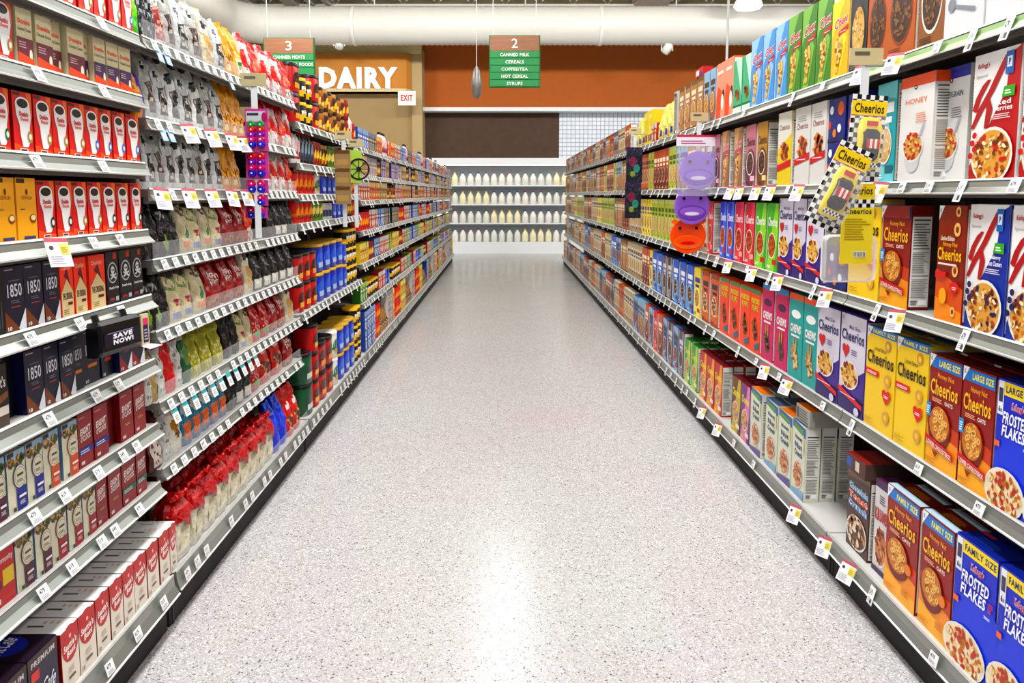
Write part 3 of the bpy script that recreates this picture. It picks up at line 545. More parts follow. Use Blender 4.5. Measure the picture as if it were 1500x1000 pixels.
BAG('bag_creamgreen', 'cream coffee bag with green label', .12, .2, .08, 'c8bea0', [('e', .55, .4, .25, .12, '2c7c54'), ('n', 0, .7, 1, 1, '54482c', .4), ('r', .2, .1, .8, .2, 'd88c4c')], seed=20)
BAG('bag_crimson', 'crimson coffee bag with white lettering', .125, .2, .085, '9c1426', [('n', .1, .35, .9, .7, 'd88c90', .16), ('r', .05, .05, .95, .22, 'b47c50'), ('n', .05, .05, .95, .22, '6c2018', .4)], [('EIGHT', .2, .6, .85, .7, 'f0e0dc', .04), ("O'CLOCK", .2, .48, .85, .58, 'f0e0dc', .04)], seed=21)
BAG('bag_darkwhite', 'dark coffee bag with white base label', .11, .2, .07, '22242a', [('r', .1, .06, .9, .3, 'd8d4c8'), ('n', .2, .4, .8, .8, 'a0a0a0', .2)], seed=22)
BAG('bag_slimwhite', 'slim white coffee bag with grey print', .08, .2, .06, 'd8d8d4', [('n', .2, .1, .8, .8, '8c8c8c', .3), ('r', .2, .85, .8, .95, '9c2c2c')], seed=23)
BAG('bag_slimred', 'slim plain red coffee bag', .08, .2, .06, 'd01c1c', [('n', 0, 0, 1, .3, 'a81414', .3)], seed=24)
BAG('bag_slimgreen', 'slim dark green coffee bag', .08, .2, .06, '34603c', [('e', .5, .5, .3, .15, '6c945c'), ('r', .2, .8, .8, .9, 'd8d8c8')], seed=25)
BAG('bag_slimtan', 'slim tan coffee bag with dark stripes', .08, .2, .06, 'b8a070', [('r', .6, 0, .8, 1, '2c2420'), ('r', 0, .85, 1, 1, '2c2420')], seed=26)
BAG('bag_olive', 'yellow-green coffee bag', .11, .2, .075, 'a8a43c', [('n', .1, .0, .9, .5, 'd8d090', .3), ('r', .1, .5, .6, .9, '8c8c20')], seed=27)
BAG('bag_teal', 'teal coffee bag with orange picture', .095, .19, .07, '1c88a4', [('r', .1, .1, .9, .45, 'd87c2c'), ('n', .1, .1, .9, .45, 'c83c3c', .35), ('e', .5, .65, .3, .12, 'd8dcd8'), ('r', 0, .0, 1, .08, '2c5cb0')], seed=28)
BAG('bag_winered', 'burgundy coffee bag with white panel', .1, .2, .07, '5c1420', [('r', .2, .05, .8, .65, 'd4cdc4'), ('n', .25, .1, .75, .5, '8c3c44', .25)], seed=29)
BAG('bag_butterfly', 'white coffee bag with gold emblem', .1, .2, .07, 'dcd8cc', [('e', .5, .5, .22, .12, 'b8882c'), ('e', .5, .38, .14, .08, '6c4c24'), ('e', .5, .72, .12, .05, 'c89c3c')], seed=30)
BAG('bag_redgreen', 'cherry red coffee bag with green spot', .1, .19, .07, 'b41c24', [('n', .1, .3, .9, .8, 'd8a0a0', .22), ('e', .5, .2, .3, .1, '4c9c3c')], seed=31)
BAG('bag_blue', 'royal blue coffee bag with foil creases', .13, .26, .1, '123cc0', [('n', .0, .7, 1, 1, '4c7ce0', .3), ('n', .6, .0, 1, .7, '2c5cd8', .3)], seed=32)
BAG('bag_silverbig', 'large silver foil coffee bag', .13, .27, .1, '8c8e90', [('n', 0, .3, 1, 1, 'c8c8c8', .3), ('n', .2, .0, .8, .4, '24342c', .3)], seed=33)
BAG('bag_redbig', 'red coffee bag with brown label', .13, .25, .1, 'c01818', [('r', .2, .1, .8, .45, '6c3424'), ('n', .2, .1, .8, .45, 'd89060', .3), ('e', .5, .62, .2, .08, 'e0d8d0')], seed=34)
BAG('pouch_tan', 'kraft brown snack pouch', .12, .2, .06, 'a07c4c', [('r', .15, .2, .85, .5, '6c4c2c'), ('n', .2, .25, .8, .45, 'd8c8a0', .3)], name='food_pouch', cat='pouch', seed=35)
BAG('pouch_yellow', 'lemon yellow cereal bag', .2, .3, .1, 'd2ca78', [('e', .4, .5, .25, .15, 'f0e890'), ('r', .6, .1, .9, .3, '2c3c9c'), ('r', .1, .08, .4, .2, 'b4302c')], name='cereal_bag', cat='cereal bag', seed=36)

# white bag gathered under a crumpled red top
def red_top(seed):
    def build():
        r = random.Random(seed); mb = MB(); n = 20
        def ring(z, a, b, e, jit, oy=0, ox=0):
            row = []
            for k in range(n):
                t = 2 * math.pi * k / n; c, q = math.cos(t), math.sin(t)
                c = math.copysign(abs(c) ** (2 / e), c); q = math.copysign(abs(q) ** (2 / e), q)
                j = 1 + jit * (r.random() - .5) * 2
                row.append((ox + a * c * j, oy + b * q * j, z + jit * .05 * (r.random() - .5)))
            return row
        body = [ring(.001, .050, .042, 6, .0), ring(.012, .056, .048, 5, .01), ring(.07, .058, .05, 5, .02), ring(.13, .057, .05, 4, .03), ring(.165, .052, .046, 3, .05)]
        mb.grid(body, None, True, True, lambda j, i: mat('cfc8a8' if (j == 1 and r.random() < .3) else ('b8b088' if r.random() < .12 else 'e2dccb'), 'foil')); mb.face(body[0][::-1], mat('d8d2c0', 'foil'))
        a = Art(mb, lambda u, v, k: (-.058 + .116 * u, -.051 - k * .0008, .02 + .13 * v), .9, True, 'foil')
        a.rect(.2, .1, .8, .5, 'ded6bc'); a.rect(.3, .6, .75, .75, 'b8a878')
        low, cap = mb.mesh('bag_body'), MB()
        ox = .018 * (r.random() - .5)
        top = [ring(.142, .059, .054, 4, .05, -.004), ring(.165, .064, .058, 2.6, .12, -.008, ox), ring(.19, .056, .05, 2.2, .18, -.006, ox), ring(.208, .040, .034, 2, .22, -.002, ox), ring(.22, .042, .034, 2, .3, -.012, ox), ring(.236, .048, .032, 2, .3, -.028, ox * 2), ring(.230, .02, .012, 2, .3, -.034, ox * 2)]
        cap.grid(top, mat('ac0e14', 'foil'), False, True); cap.face(top[-1], mat('ac0e14', 'foil'))
        # hanging corner of the folded top
        cap.grid([[(-.05, -.05, .172), (.0, -.066, .176), (.05, -.05, .172)], [(-.03, -.064, .15), (.012, -.07, .148), (.045, -.056, .158)], [(.01, -.06, .118), (.02, -.063, .112), (.03, -.058, .12)]], mat('b81216', 'foil'), False)
        return low, [('folded_top', cap.mesh('folded_top'), 'crumpled red bag top')]
    return build
for s in range(3):
    P['redtop%d' % s] = dict(build=red_top(40 + s), name='coffee_bag', cat='coffee bag', desc='cream bag with crumpled red top', w=.12, h=.24, d=.105)

def CAN(key, desc, r, h, body, bands=(), lid=None, lidh=.016, art=None, e=2.0, name='coffee_can', cat='coffee can', neck=None, lidr=1.03, kind='plastic'):
    def build():
        mb = MB(); cuts = sorted({0, h, *[b[0] * h for b in bands], *[b[1] * h for b in bands]})
        prof = [(r * .94, 0), (r, .004)]
        for c in cuts:
            if c > .004 and c < h - .004: prof.append((r, c)); prof.append((r, c + .0005))
        if neck: prof += [(r, h * neck), (r * .96, h * (neck + .05)), (r * .42, h * .95), (r * .4, h)]
        else: prof += [(r, h - .005), (r * .97, h)]
        def mf(j, i):
            z = (prof[j][1] + prof[min(j + 1, len(prof) - 1)][1]) / 2 / h
            for b0, b1, c in bands:
                if b0 <= z <= b1: return mat(c, kind)
            return mat(body, kind)
        mb.lathe(prof, None, 22, True, 0, 0, e, mf)
        def S(u, v, k):
            t = R(-90) + (u - .5) * 2.2
            c, q = math.cos(t), math.sin(t)
            if e != 2.0: c = math.copysign(abs(c) ** (2 / e), c); q = math.copysign(abs(q) ** (2 / e), q)
            return ((r + k * .0007) * c, (r + k * .0007) * q, v * h)
        if art: art(Art(mb, S, r * 2.2 / h, True, kind))
        ch = []
        if lid:
            lb = MB(); rr = r * (.42 if neck else lidr); z0 = h + .0005 if neck else h - .0
            lb.lathe([(rr, z0), (rr, z0 + lidh), (rr * .96, z0 + lidh + .003)], mat(lid, 'plastic'), 22, True, 0, 0, e); ch.append(('lid', lb.mesh('lid'), None))
        return mb.mesh(key), ch
    P[key] = dict(build=build, name=name, cat=cat, desc=desc, w=r * 2 * 1.03, h=h + (lidh + .004 if lid else 0), d=r * 2)
def patch(c1, c2=None, word=None, wc='f4f0ec'):
    def f(a):
        a.ell(.5, .5, .3, .3, c1)
        if c2: a.rect(.3, .2, .7, .4, c2)
        if word: a.text(word, .18, .55, .82, .75, wc, .05)
    return f
CAN('can_red', 'red coffee canister with black lid', .075, .15, 'b4141c', [(.0, .06, '8c1014')], '18181a', art=patch('2c1c1c', 'e8a83c'), e=3)
CAN('can_redbig', 'large red coffee canister with black lid', .095, .165, 'b4141c', [(.9, 1, '8c1014')], '18181a', art=patch('3c1410', 'e8943c'), e=3)
CAN('can_bluebig', 'large blue coffee canister with gold lid', .095, .165, '0e3cb8', [(.9, 1, '0a2c90')], 'c8a44c', art=patch('3468d0', 'b4c4e0'), e=3)
CAN('can_blue', 'blue coffee canister with gold lid', .07, .15, '0e3cb8', [], 'c8a44c', art=patch('3468d0', 'b4c4e0'), e=3)
CAN('can_green', 'dark green coffee canister with black lid', .09, .165, '0c5c3c', [], '14181a', art=patch('083c2a', 'c8d0c8'), e=3)
CAN('can_white', 'white coffee canister with green print', .075, .165, 'dcdcd4', [(.35, .45, '2c6c4c')], 'e8e4dc', art=patch('3c7c5c', 'c8a048'), e=2)
CAN('can_yellowblack', 'black coffee can with yellow band', .06, .12, '1c1a18', [(.25, .55, 'e8bc10')], 'e8bc10', art=patch('e8bc10', '1c1a18', 'Full', 'f0f0f0'))
CAN('can_orangered', 'orange-red drink mix can', .045, .13, 'd8341c', [(.35, .5, 'e87c1c')], 'c8281c', art=patch('f0a040', '7c1414'), name='drink_can', cat='can')
CAN('can_greenyellow', 'green and yellow drink mix can', .045, .13, '6c9430', [(.5, .7, 'e4c82c')], '3c6c24', art=patch('f0e090', '3c5c1c'), name='drink_can', cat='can')
CAN('can_tin', 'white milk can with dark print', .042, .11, 'd8d8d8', [(.2, .6, '3c4c78')], None, name='milk_can', cat='can', kind='metal')
CAN('jar_gold', 'amber coffee jar with dark lid', .04, .12, 'a8701c', [(.25, .65, 'd8c078')], '2c1c14', lidh=.022, art=patch('8c3c1c', 'e8d8a0'), name='coffee_jar', cat='jar', lidr=.85)
CAN('jar_brown', 'brown coffee jar with gold label', .04, .12, '4c2814', [(.2, .55, 'c89c2c')], 'b88a2c', lidh=.022, art=patch('e8c860', '8c1c1c'), name='coffee_jar', cat='jar', lidr=.85)
CAN('jar_red', 'red-labelled spice jar', .035, .13, '8c2c1c', [(.2, .7, 'c83420')], 'a81c1c', lidh=.02, art=patch('e8c860', '5c1c14'), name='spice_jar', cat='jar', lidr=.85)
CAN('bottle_dark', 'dark syrup bottle with red cap', .035, .2, '2a2024', [(.15, .5, '3c4a5c')], 'b42c2c', lidh=.02, name='syrup_bottle', cat='bottle', neck=.62, art=patch('8c9cac', '2c2c3c'))
CAN('bottle_white', 'white creamer bottle with dark cap', .035, .2, 'd8d4d0', [(.15, .5, 'b03c54')], '24242c', lidh=.02, name='creamer_bottle', cat='bottle', neck=.7, art=patch('e8c0c0', '7c2c3c'))
CAN('bottle_amber', 'amber syrup bottle with yellow cap', .036, .2, '8c4c14', [(.2, .55, 'e0b040')], 'e8c42c', lidh=.02, name='syrup_bottle', cat='bottle', neck=.62, art=patch('b4241c', 'f0e0b0'))
def FB(*a, **k): BX(*a, name='food_box', cat='food box', **k)
def a_food(bg, hi, c3):
    return lambda a: (a.rect(0, 0, 1, 1, bg), a.poly([(0, .8), (1, .7), (1, 1), (0, 1)], hi), a.rect(.15, .55, .85, .66, c3), a.ell(.5, .3, .34, .18, c3), a.ell(.5, .3, .24, .12, hi), a.rect(.6, .05, .92, .12, c3))
for k, bg, hi, c3, d in (('fb_red', 'b02430', 'd8d0d0', 'f0c8a0', 'red and white tea box'), ('fb_blue', '2c4c98', '8ca8d0', 'e8e8f0', 'blue and white tea box'), ('fb_purple', '5c4478', 'b8a0c8', 'e0d0e8', 'violet tea box'), ('fb_orange', 'd87428', 'f0c070', '8c2c1c', 'orange tea box'), ('fb_green', '447c3c', 'a8c868', 'e8e8c0', 'green tea box'), ('fb_white', 'ccc8c4', '8c8c98', 'a83c44', 'white tea box with red print'), ('fb_navy', '24283c', '7c7c8c', 'c8b880', 'navy tea box'), ('fb_tan', 'b4904c', 'e0c890', '6c3c1c', 'tan cocoa box'), ('fb_yellow', 'dcc02c', 'f0e480', 'b83020', 'yellow cocoa box')):
    FB(k, d, .1, .165, .07, bg, a_food(bg, hi, c3))

# ------------------------------------------------------------------ instances
PLACED = []   # (object, desc, shelf phrase, Y, extra)
PROTO = {}
def put(key, s, Y, X, Z, where, sx=1.0, rz=0.0, tilt=0.0, row='', sz=1.0, desc=None, X0=None):
    p = P[key]
    if key not in PROTO: PROTO[key] = p['build']()
    me, ch = PROTO[key]
    o = bpy.data.objects.new(p['name'], me); col.objects.link(o)
    o.location = (s * (X + p['d'] / 2) if X0 is None else X0, Y, Z + .0006)
    o.rotation_euler = (tilt, 0, (R(-90) if s > 0 else R(90)) + rz)
    o.scale = (sx, 1, sz)
    for nm, cm, lb in ch:
        c = bpy.data.objects.new(nm, cm); col.objects.link(c); c.parent = o
        if lb: c['label'] = lb
    o['category'] = p['cat']; o['group'] = p['cat'] + 's: ' + (desc or p['desc'])
    PLACED.append((o, (desc or p['desc']), where, Y, row))
    return o
def ypx(px, X, Z):
    zc = F * X / abs(px - VX)
    return (zc - (CAMZ - Z) * SIN) / COS
RG = random.Random(77)
def row_px(s, X, Z, where, items, jitter=.004):
    """items: (key, x0, x1[, stack[, set back]]) with x0, x1 the photographed edges of the front's foot"""
    for it in items:
        key, x0, x1 = it[:3]; n = it[3] if len(it) > 3 and it[3] else 1; back = it[4] if len(it) > 4 else 0
        x0, x1 = (x0, x1)
        ya, yb = sorted((ypx(x0, X, Z), ypx(x1, X, Z)))
        p = P[key]; w = yb - ya
        sx = max(.6, min(1.35, w * .975 / p['w']))
        for k in range(n):
            put(key, s, (ya + yb) / 2, X + back + RG.random() * jitter, Z + k * (p['h'] + .0008), where, sx, RG.uniform(-.02, .02), row=('' if n == 1 else (('lowest', 'second', 'third', 'fourth')[k] + ' tier')))
def row_fill(s, X, Z, where, y0, y1, seq, hmax=.3, jitter=.004, stackto=None, seed=1, gap=.003):
    """seq: (key, count) runs, repeated until y1"""
    r = random.Random(seed); y = y0; i = 0
    while y < y1:
        key, cnt = seq[i % len(seq)]; i += 1; p = P[key]; n = cnt if isinstance(cnt, int) else r.randint(*cnt)
        for q in range(n):
            if y + p['w'] > y1: return
            k = max(1, int(stackto // (p['h'] + .001))) if stackto and p['name'] in ('coffee_can', 'drink_can', 'milk_can', 'coffee_jar', 'food_box') else 1
            for t in range(k):
                put(key, s, y + p['w'] / 2, X + r.random() * jitter, Z + t * (p['h'] + .0008), where, 1, r.uniform(-.03, .03), row=('' if k == 1 else (('lowest', 'second', 'third', 'fourth')[t] + ' tier')), sz=min(1, hmax / p['h']))
            y += p['w'] + gap

# ------------------------------------------------------------------ helpers for things
def tag(o, label=None, cat=None, group=None, kind=None):
    if label: o['label'] = label
    if cat: o['category'] = cat
    if group: o['group'] = group
    if kind: o['kind'] = kind
    return o
def obj(name, mb, parent=None, loc=(0, 0, 0), rot=(0, 0, 0)):
    o = bpy.data.objects.new(name, mb.mesh(name) if isinstance(mb, MB) else mb); col.objects.link(o)
    o.location = loc; o.rotation_euler = rot
    if parent: o.parent = parent
    return o
def bx(x0, x1, y0, y1, z0, z1, m): b = MB(); b.box(x0, x1, y0, y1, z0, z1, m); return b
def empty(name, loc, rot=(0, 0, 0)):
    o = bpy.data.objects.new(name, None); col.objects.link(o); o.location = loc; o.rotation_euler = rot; return o
ORD = ['first', 'second', 'third', 'fourth', 'fifth', 'sixth', 'seventh', 'eighth', 'ninth', 'tenth', 'eleventh', 'twelfth', 'thirteenth', 'fourteenth', 'fifteenth', 'sixteenth', 'seventeenth', 'eighteenth', 'nineteenth']
TENS = {2: 'twent', 3: 'thirt', 4: 'fort', 5: 'fift', 6: 'sixt', 7: 'sevent', 8: 'eight', 9: 'ninet'}
def ordn(n):
    if n < 20: return ORD[n - 1]
    if n >= 100: return 'hundred-and-' + ordn(n - 100)
    return TENS[n // 10] + ('ieth' if n % 10 == 0 else 'y-' + ORD[n % 10 - 1])
CARD = ['one', 'two', 'three', 'four', 'five', 'six', 'seven', 'eight', 'nine', 'ten', 'eleven', 'twelve', 'thirteen', 'fourteen', 'fifteen', 'sixteen', 'seventeen', 'eighteen', 'nineteen']
def card(n):
    if n < 20: return CARD[n - 1]
    t = {2: 'twenty', 3: 'thirty', 4: 'forty', 5: 'fifty', 6: 'sixty', 7: 'seventy', 8: 'eighty', 9: 'ninety'}[n // 10]
    return t + ('' if n % 10 == 0 else '-' + CARD[n % 10 - 1])

# ------------------------------------------------------------------ floor, walls, ceiling
def floor_mat():
    m = bpy.data.materials.new('terrazzo_floor'); m.use_nodes = True; nt = m.node_tree; b = nt.nodes['Principled BSDF']; L = nt.links.new
    tc = nt.nodes.new('ShaderNodeTexCoord')
    def vor(scale):
        v = nt.nodes.new('ShaderNodeTexVoronoi'); v.inputs['Scale'].default_value = scale; v.inputs['Randomness'].default_value = 1; L(tc.outputs['Object'], v.inputs['Vector']); return v
    base = nt.nodes.new('ShaderNodeRGB'); base.outputs[0].default_value = (*lin('b4b2b2'), 1); cur = base.outputs[0]
    for scale, thr, dist, c in ((210, .35, .5, 'a8a3a0'), (150, .2, .45, '8a8482'), (110, .09, .4, '5c5856'), (170, .3, .5, 'dedbd8'), (90, .04, .38, '9c908c')):
        v = vor(scale); sp = nt.nodes.new('ShaderNodeSeparateColor'); L(v.outputs['Color'], sp.inputs[0])
        a = nt.nodes.new('ShaderNodeMath'); a.operation = 'LESS_THAN'; a.inputs[1].default_value = thr; L(sp.outputs[0], a.inputs[0])
        d = nt.nodes.new('ShaderNodeMath'); d.operation = 'LESS_THAN'; d.inputs[1].default_value = dist; L(v.outputs['Distance'], d.inputs[0])
        mu = nt.nodes.new('ShaderNodeMath'); mu.operation = 'MULTIPLY'; L(a.outputs[0], mu.inputs[0]); L(d.outputs[0], mu.inputs[1])
        mx = nt.nodes.new('ShaderNodeMix'); mx.data_type = 'RGBA'; L(mu.outputs[0], mx.inputs[0]); L(cur, mx.inputs[6]); mx.inputs[7].default_value = (*lin(c), 1); cur = mx.outputs[2]
    # each laid tile a slightly different tint
    mp = nt.nodes.new('ShaderNodeVectorMath'); mp.operation = 'SCALE'; mp.inputs[3].default_value = 1 / .6; L(tc.outputs['Object'], mp.inputs[0])
    fl = nt.nodes.new('ShaderNodeVectorMath'); fl.operation = 'FLOOR'; L(mp.outputs[0], fl.inputs[0])
    wn = nt.nodes.new('ShaderNodeTexWhiteNoise'); L(fl.outputs[0], wn.inputs['Vector'])
    mx = nt.nodes.new('ShaderNodeMix'); mx.data_type = 'RGBA'; mx.blend_type = 'MULTIPLY'; mx.inputs[0].default_value = 1
    rp = nt.nodes.new('ShaderNodeMix'); rp.data_type = 'RGBA'; L(wn.outputs['Value'], rp.inputs[0]); rp.inputs[6].default_value = (1, .965, .965, 1); rp.inputs[7].default_value = (.97, 1, .985, 1)
    L(cur, mx.inputs[6]); L(rp.outputs[2], mx.inputs[7]); L(mx.outputs[2], b.inputs['Base Color'])
    nz = nt.nodes.new('ShaderNodeTexNoise'); nz.inputs['Scale'].default_value = 1.2; L(tc.outputs['Object'], nz.inputs['Vector'])
    mr = nt.nodes.new('ShaderNodeMapRange'); mr.inputs['To Min'].default_value = .18; mr.inputs['To Max'].default_value = .27; L(nz.outputs['Fac'], mr.inputs['Value']); L(mr.outputs[0], b.inputs['Roughness'])
    b.inputs['Specular IOR Level'].default_value = .42
    return m
tag(obj('floor', bx(-14, 14, -8, 24, -.1, 0, floor_mat())), kind='structure')
tag(obj('ceiling', bx(-14, 14, -8, 24, 6.9, 7.0, mat('c8c6ba', 'matte'))), kind='structure')
YW = 20.5
def wall_mat(c, c2):
    m = mat(c, 'matte'); nt = m.node_tree; b = nt.nodes['Principled BSDF']; nz = nt.nodes.new('ShaderNodeTexNoise'); nz.inputs['Scale'].default_value = .6
    tc = nt.nodes.new('ShaderNodeTexCoord'); nt.links.new(tc.outputs['Object'], nz.inputs['Vector'])
    mx = nt.nodes.new('ShaderNodeMix'); mx.data_type = 'RGBA'; mx.inputs[6].default_value = (*lin(c), 1); mx.inputs[7].default_value = (*lin(c2), 1)
    nt.links.new(nz.outputs['Fac'], mx.inputs[0]); nt.links.new(mx.outputs[2], b.inputs['Base Color']); return m
tag(obj('wall_back', bx(-14, 14, YW, YW + .2, 0, 7, wall_mat('aa5206', 'b85c0c'))), kind='structure')
# pale tiled lower band of the far wall
def tile_mat():
    m = bpy.data.materials.new('white_tiles'); m.use_nodes = True; nt = m.node_tree; b = nt.nodes['Principled BSDF']
    tc = nt.nodes.new('ShaderNodeTexCoord'); mp = nt.nodes.new('ShaderNodeMapping'); mp.inputs['Rotation'].default_value = (R(90), 0, 0); nt.links.new(tc.outputs['Object'], mp.inputs[0])
    br = nt.nodes.new('ShaderNodeTexBrick'); br.offset = 0; br.inputs['Scale'].default_value = 1; br.inputs['Brick Width'].default_value = .11; br.inputs['Row Height'].default_value = .11; br.inputs['Mortar Size'].default_value = .008
    br.inputs['Color1'].default_value = (*lin('d8dee8'), 1); br.inputs['Color2'].default_value = (*lin('e4e8ee'), 1); br.inputs['Mortar'].default_value = (*lin('9098a8'), 1)
    nt.links.new(mp.outputs[0], br.inputs['Vector']); nt.links.new(br.outputs[0], b.inputs['Base Color']); b.inputs['Roughness'].default_value = .3; return m
tag(obj('trim_4', bx(-2.06, 1.45, YW - .06, YW - .002, 0, 3.62, mat('4a3424', 'matte'))), kind='structure')
tag(obj('trim_1', bx(1.45, 14, YW - .08, YW - .002, 0, 3.62, tile_mat())), kind='structure')
tag(obj('trim_2', bx(-2.15, 14, YW - .5, YW - .002, 3.625, 3.72, mat('e8eaec', 'paper'))), kind='structure')
tag(obj('wall_beige', bx(-14, -2.32, YW - .6, YW - .01, 0, 5.15, wall_mat('a88c5c', 'b09464'))), kind='structure')
tag(obj('column', bx(-2.32, -2.06, YW - .75, YW - .01, 0, 5.15, mat('b8a070', 'matte'))), kind='structure')
tag(obj('trim_3', bx(-14, -2.06, YW - .78, YW - .605, 5.0, 5.22, mat('d8c890', 'matte'))), kind='structure')
tag(obj('wall_upper', bx(-14, 14, YW - .02, YW - .001, 5.75, 6.9, wall_mat('766c4e', '8c8266'))), kind='structure')

# dairy sign
sg = MB(); YS = YW - 1.0
prof = [(-9.0, YS), (-2.6, YS), (-2.42, YS + .05), (-2.32, YS + .2), (-2.32, YW - .6), (-9.0, YW - .6)]
mo = mat('c8822c', 'matte'); tr_ = mat('dcc898', 'matte')
sg.grid([[(x, y, z) for x, y in prof] for z in (4.12, 4.98)], mo, False, True); sg.face([(x, y, 4.98) for x, y in prof], tr_); sg.face([(x, y, 4.12) for x, y in prof], tr_)
ds = obj('dairy_sign', sg); tag(ds, 'mustard orange sign panel reading DAIRY on far wall', 'sign')
ed = MB(); ed.grid([[(x, y - (.03 if y < YS + .1 else 0), z) for x, y in prof] for z in (4.04, 4.12)], tr_, False, True); obj('bottom_edge', ed, ds)
def letters(t, x0, x1, z0, z1, y, depth, m, bold=.04):
    V, Fs = textgeo(t, bold); b = MB(); mi = b.mi(m)
    P0 = [(x0 + (x1 - x0) * a, y - depth, z0 + (z1 - z0) * c) for a, c in V]; P1 = [(p[0], y, p[2]) for p in P0]
    n = len(P0); b.v = P0 + P1; cnt = {}
    for f in Fs:
        b.f.append(f); b.m.append(mi); b.sm.append(False)
        for i in range(len(f)): e = (f[i], f[(i + 1) % len(f)]); cnt[e] = 1
    for (p, q) in list(cnt):
        if (q, p) not in cnt: b.f.append((p, q, q + n, p + n)); b.m.append(mi); b.sm.append(False)
    return b
kx = (YS) / F
lt = letters('DAIRY', (474 - VX) * kx, (586 - VX) * kx, 1.5 + (285 - 134) * kx, 1.5 + (285 - 104) * kx, YS - .02, .07, mat('fbfaf6', 'glow'), .05); obj('sign_letters', lt, ds)

# exit sign
kx = (YS - .3) / F; ex = MB(); x0, x1, z0, z1 = (586 - VX) * kx, (611 - VX) * kx, 1.5 + (285 - 157) * kx, 1.5 + (285 - 137) * kx; ye = YS - .3
ex.box(x0, x1, ye, ye + .06, z0, z1, mat('f4ece0', 'glow')); es = obj('exit_sign', ex); tag(es, 'small white EXIT sign with red letters below dairy sign', 'exit sign')
obj('sign_letters', letters('EXIT', x0 + .07, x1 - .07, z0 + .1, z1 - .09, ye - .001, .012, mat('d0301c'), .03), es)
obj('mounting_stem', bx((x0 + x1) / 2 - .02, (x0 + x1) / 2 + .02, ye + .03, ye + .05, z1, 4.03, mat('c8c0b0', 'plastic')), es)
obj('mounting_arm', bx((x0 + x1) / 2 - .02, (x0 + x1) / 2 + .02, ye + .03, YW - .599, 4.0, 4.03, mat('c8c0b0', 'plastic')), es)

# hanging aisle signs
def aisle_sign(cx, Y, cz, w, h, num, lines_, label):
    b = MB(); b.box(-w / 2, w / 2, 0, .05, -h / 2, h / 2, mat('1c6c34', 'matte')); root = obj('aisle_sign', b, None, (cx, Y, cz)); tag(root, label, 'sign', 'hanging aisle signs')
    wb = MB(); t = h * .30; wb.box(-w / 2 + .02, w / 2 - .02, -.012, .0, h / 2 - t, h / 2 - .015, wood_mat()); obj('number_board', wb, root)
    V = letters(num, -.055, .055, h / 2 - t * .82, h / 2 - t * .22, -.014, .006, mat('f6ecd8', 'paper'), .01); obj('number', V, root)
    n = 5; z = h / 2 - t
    rows_h = (h - t - .01) / n
    for i in range(n):
        pb = MB(); pb.box(-w / 2 + .02, w / 2 - .02, -.012, .0, z - rows_h * (i + 1) + .008, z - rows_h * i - .004, mat('1c8a44', 'paper')); pn = obj('category_strip', pb, root)
        if lines_[i]:
            ln = min(w - .06, len(lines_[i]) * .047)
            obj('lettering', letters(lines_[i], -ln / 2, ln / 2, z - rows_h * (i + .76), z - rows_h * (i + .3), -.0125, .004, mat('eef6ea', 'paper'), .02), pn)
    for x in (-w * .42, w * .42):
        c = MB(); c.tube([(x, .02, h / 2), (x, .02, 6.9 - cz)], .006, mat('c8c8c4', 'metal'), 6); obj('hanging_wire', c, root)
    return root
def wood_mat():
    if 'wood' in MATS: return MATS['wood']
    m = bpy.data.materials.new('sign_wood'); m.use_nodes = True; nt = m.node_tree; b = nt.nodes['Principled BSDF']; tc = nt.nodes.new('ShaderNodeTexCoord')
    mp = nt.nodes.new('ShaderNodeMapping'); mp.inputs['Scale'].default_value = (1.5, 8, 14); nz = nt.nodes.new('ShaderNodeTexNoise'); nz.inputs['Scale'].default_value = 3
    mx = nt.nodes.new('ShaderNodeMix'); mx.data_type = 'RGBA'; mx.inputs[6].default_value = (*lin('7c4a2c'), 1); mx.inputs[7].default_value = (*lin('a8704a'), 1)
    nt.links.new(tc.outputs['Object'], mp.inputs[0]); nt.links.new(mp.outputs[0], nz.inputs[0]); nt.links.new(nz.outputs[0], mx.inputs[0]); nt.links.new(mx.outputs[2], b.inputs[0]); MATS['wood'] = m; return m
k14 = 14 / F
aisle_sign((753.5 - VX) * k14, 14, 1.5 + (285 - 95.5) * k14, 73 * k14, 73 * k14, '2', ['CANNED MILK', 'CEREALS', 'COFFEE/TEA', 'HOT CEREAL', 'SYRUPS'], 'green hanging aisle sign numbered 2 over the aisle end')
aisle_sign((431 - VX) * k14, 14, 1.5 + (285 - 99) * k14, 73 * k14, 73 * k14, '3', ['CANNED MEATS', 'INTERNATIONAL FOODS', '', '', ''], 'green hanging aisle sign numbered 3 beside dairy sign')

# air duct, ducted elbow
path = []; kd = 18.4 / F; zc_ = 1.5 + (285 - 46) * kd; xc = -5.0; y_h = 18.4; rr = 1.25
x = 13.5
while x > xc: path.append((x, y_h, zc_)); x -= .06
for i in range(0, 31):
    t = R(3 * i); path.append((xc - rr * math.sin(t), y_h - rr + rr * math.cos(t), zc_))
y = y_h - rr
while y > 2: y -= .06; path.append((xc - rr, y, zc_))
dm = MB(); dm.tube(path, [.425 + (.014 if i % 2 else 0) for i in range(len(path))], mat('d6d4cc', 'duct'), 28)
du = obj('air_duct', dm); tag(du, 'fat white ribbed air duct crossing below the ceiling', 'air duct')
for bxp in (11, 7.5, 4, .5, -3):
    st = MB(); st.tube([(bxp, y_h, zc_ + .42), (bxp, y_h, 6.92)], .02, mat('d8d8d4', 'metal'), 8); obj('duct_hanger', st, du)
jb = MB()
for q in (-3.5, 2.2, 8.0): jb.tube([(q, y_h, zc_), (q + .07, y_h, zc_)], .452, mat('e2e0d8', 'duct'), 28)
obj('joint_collar', jb, du)

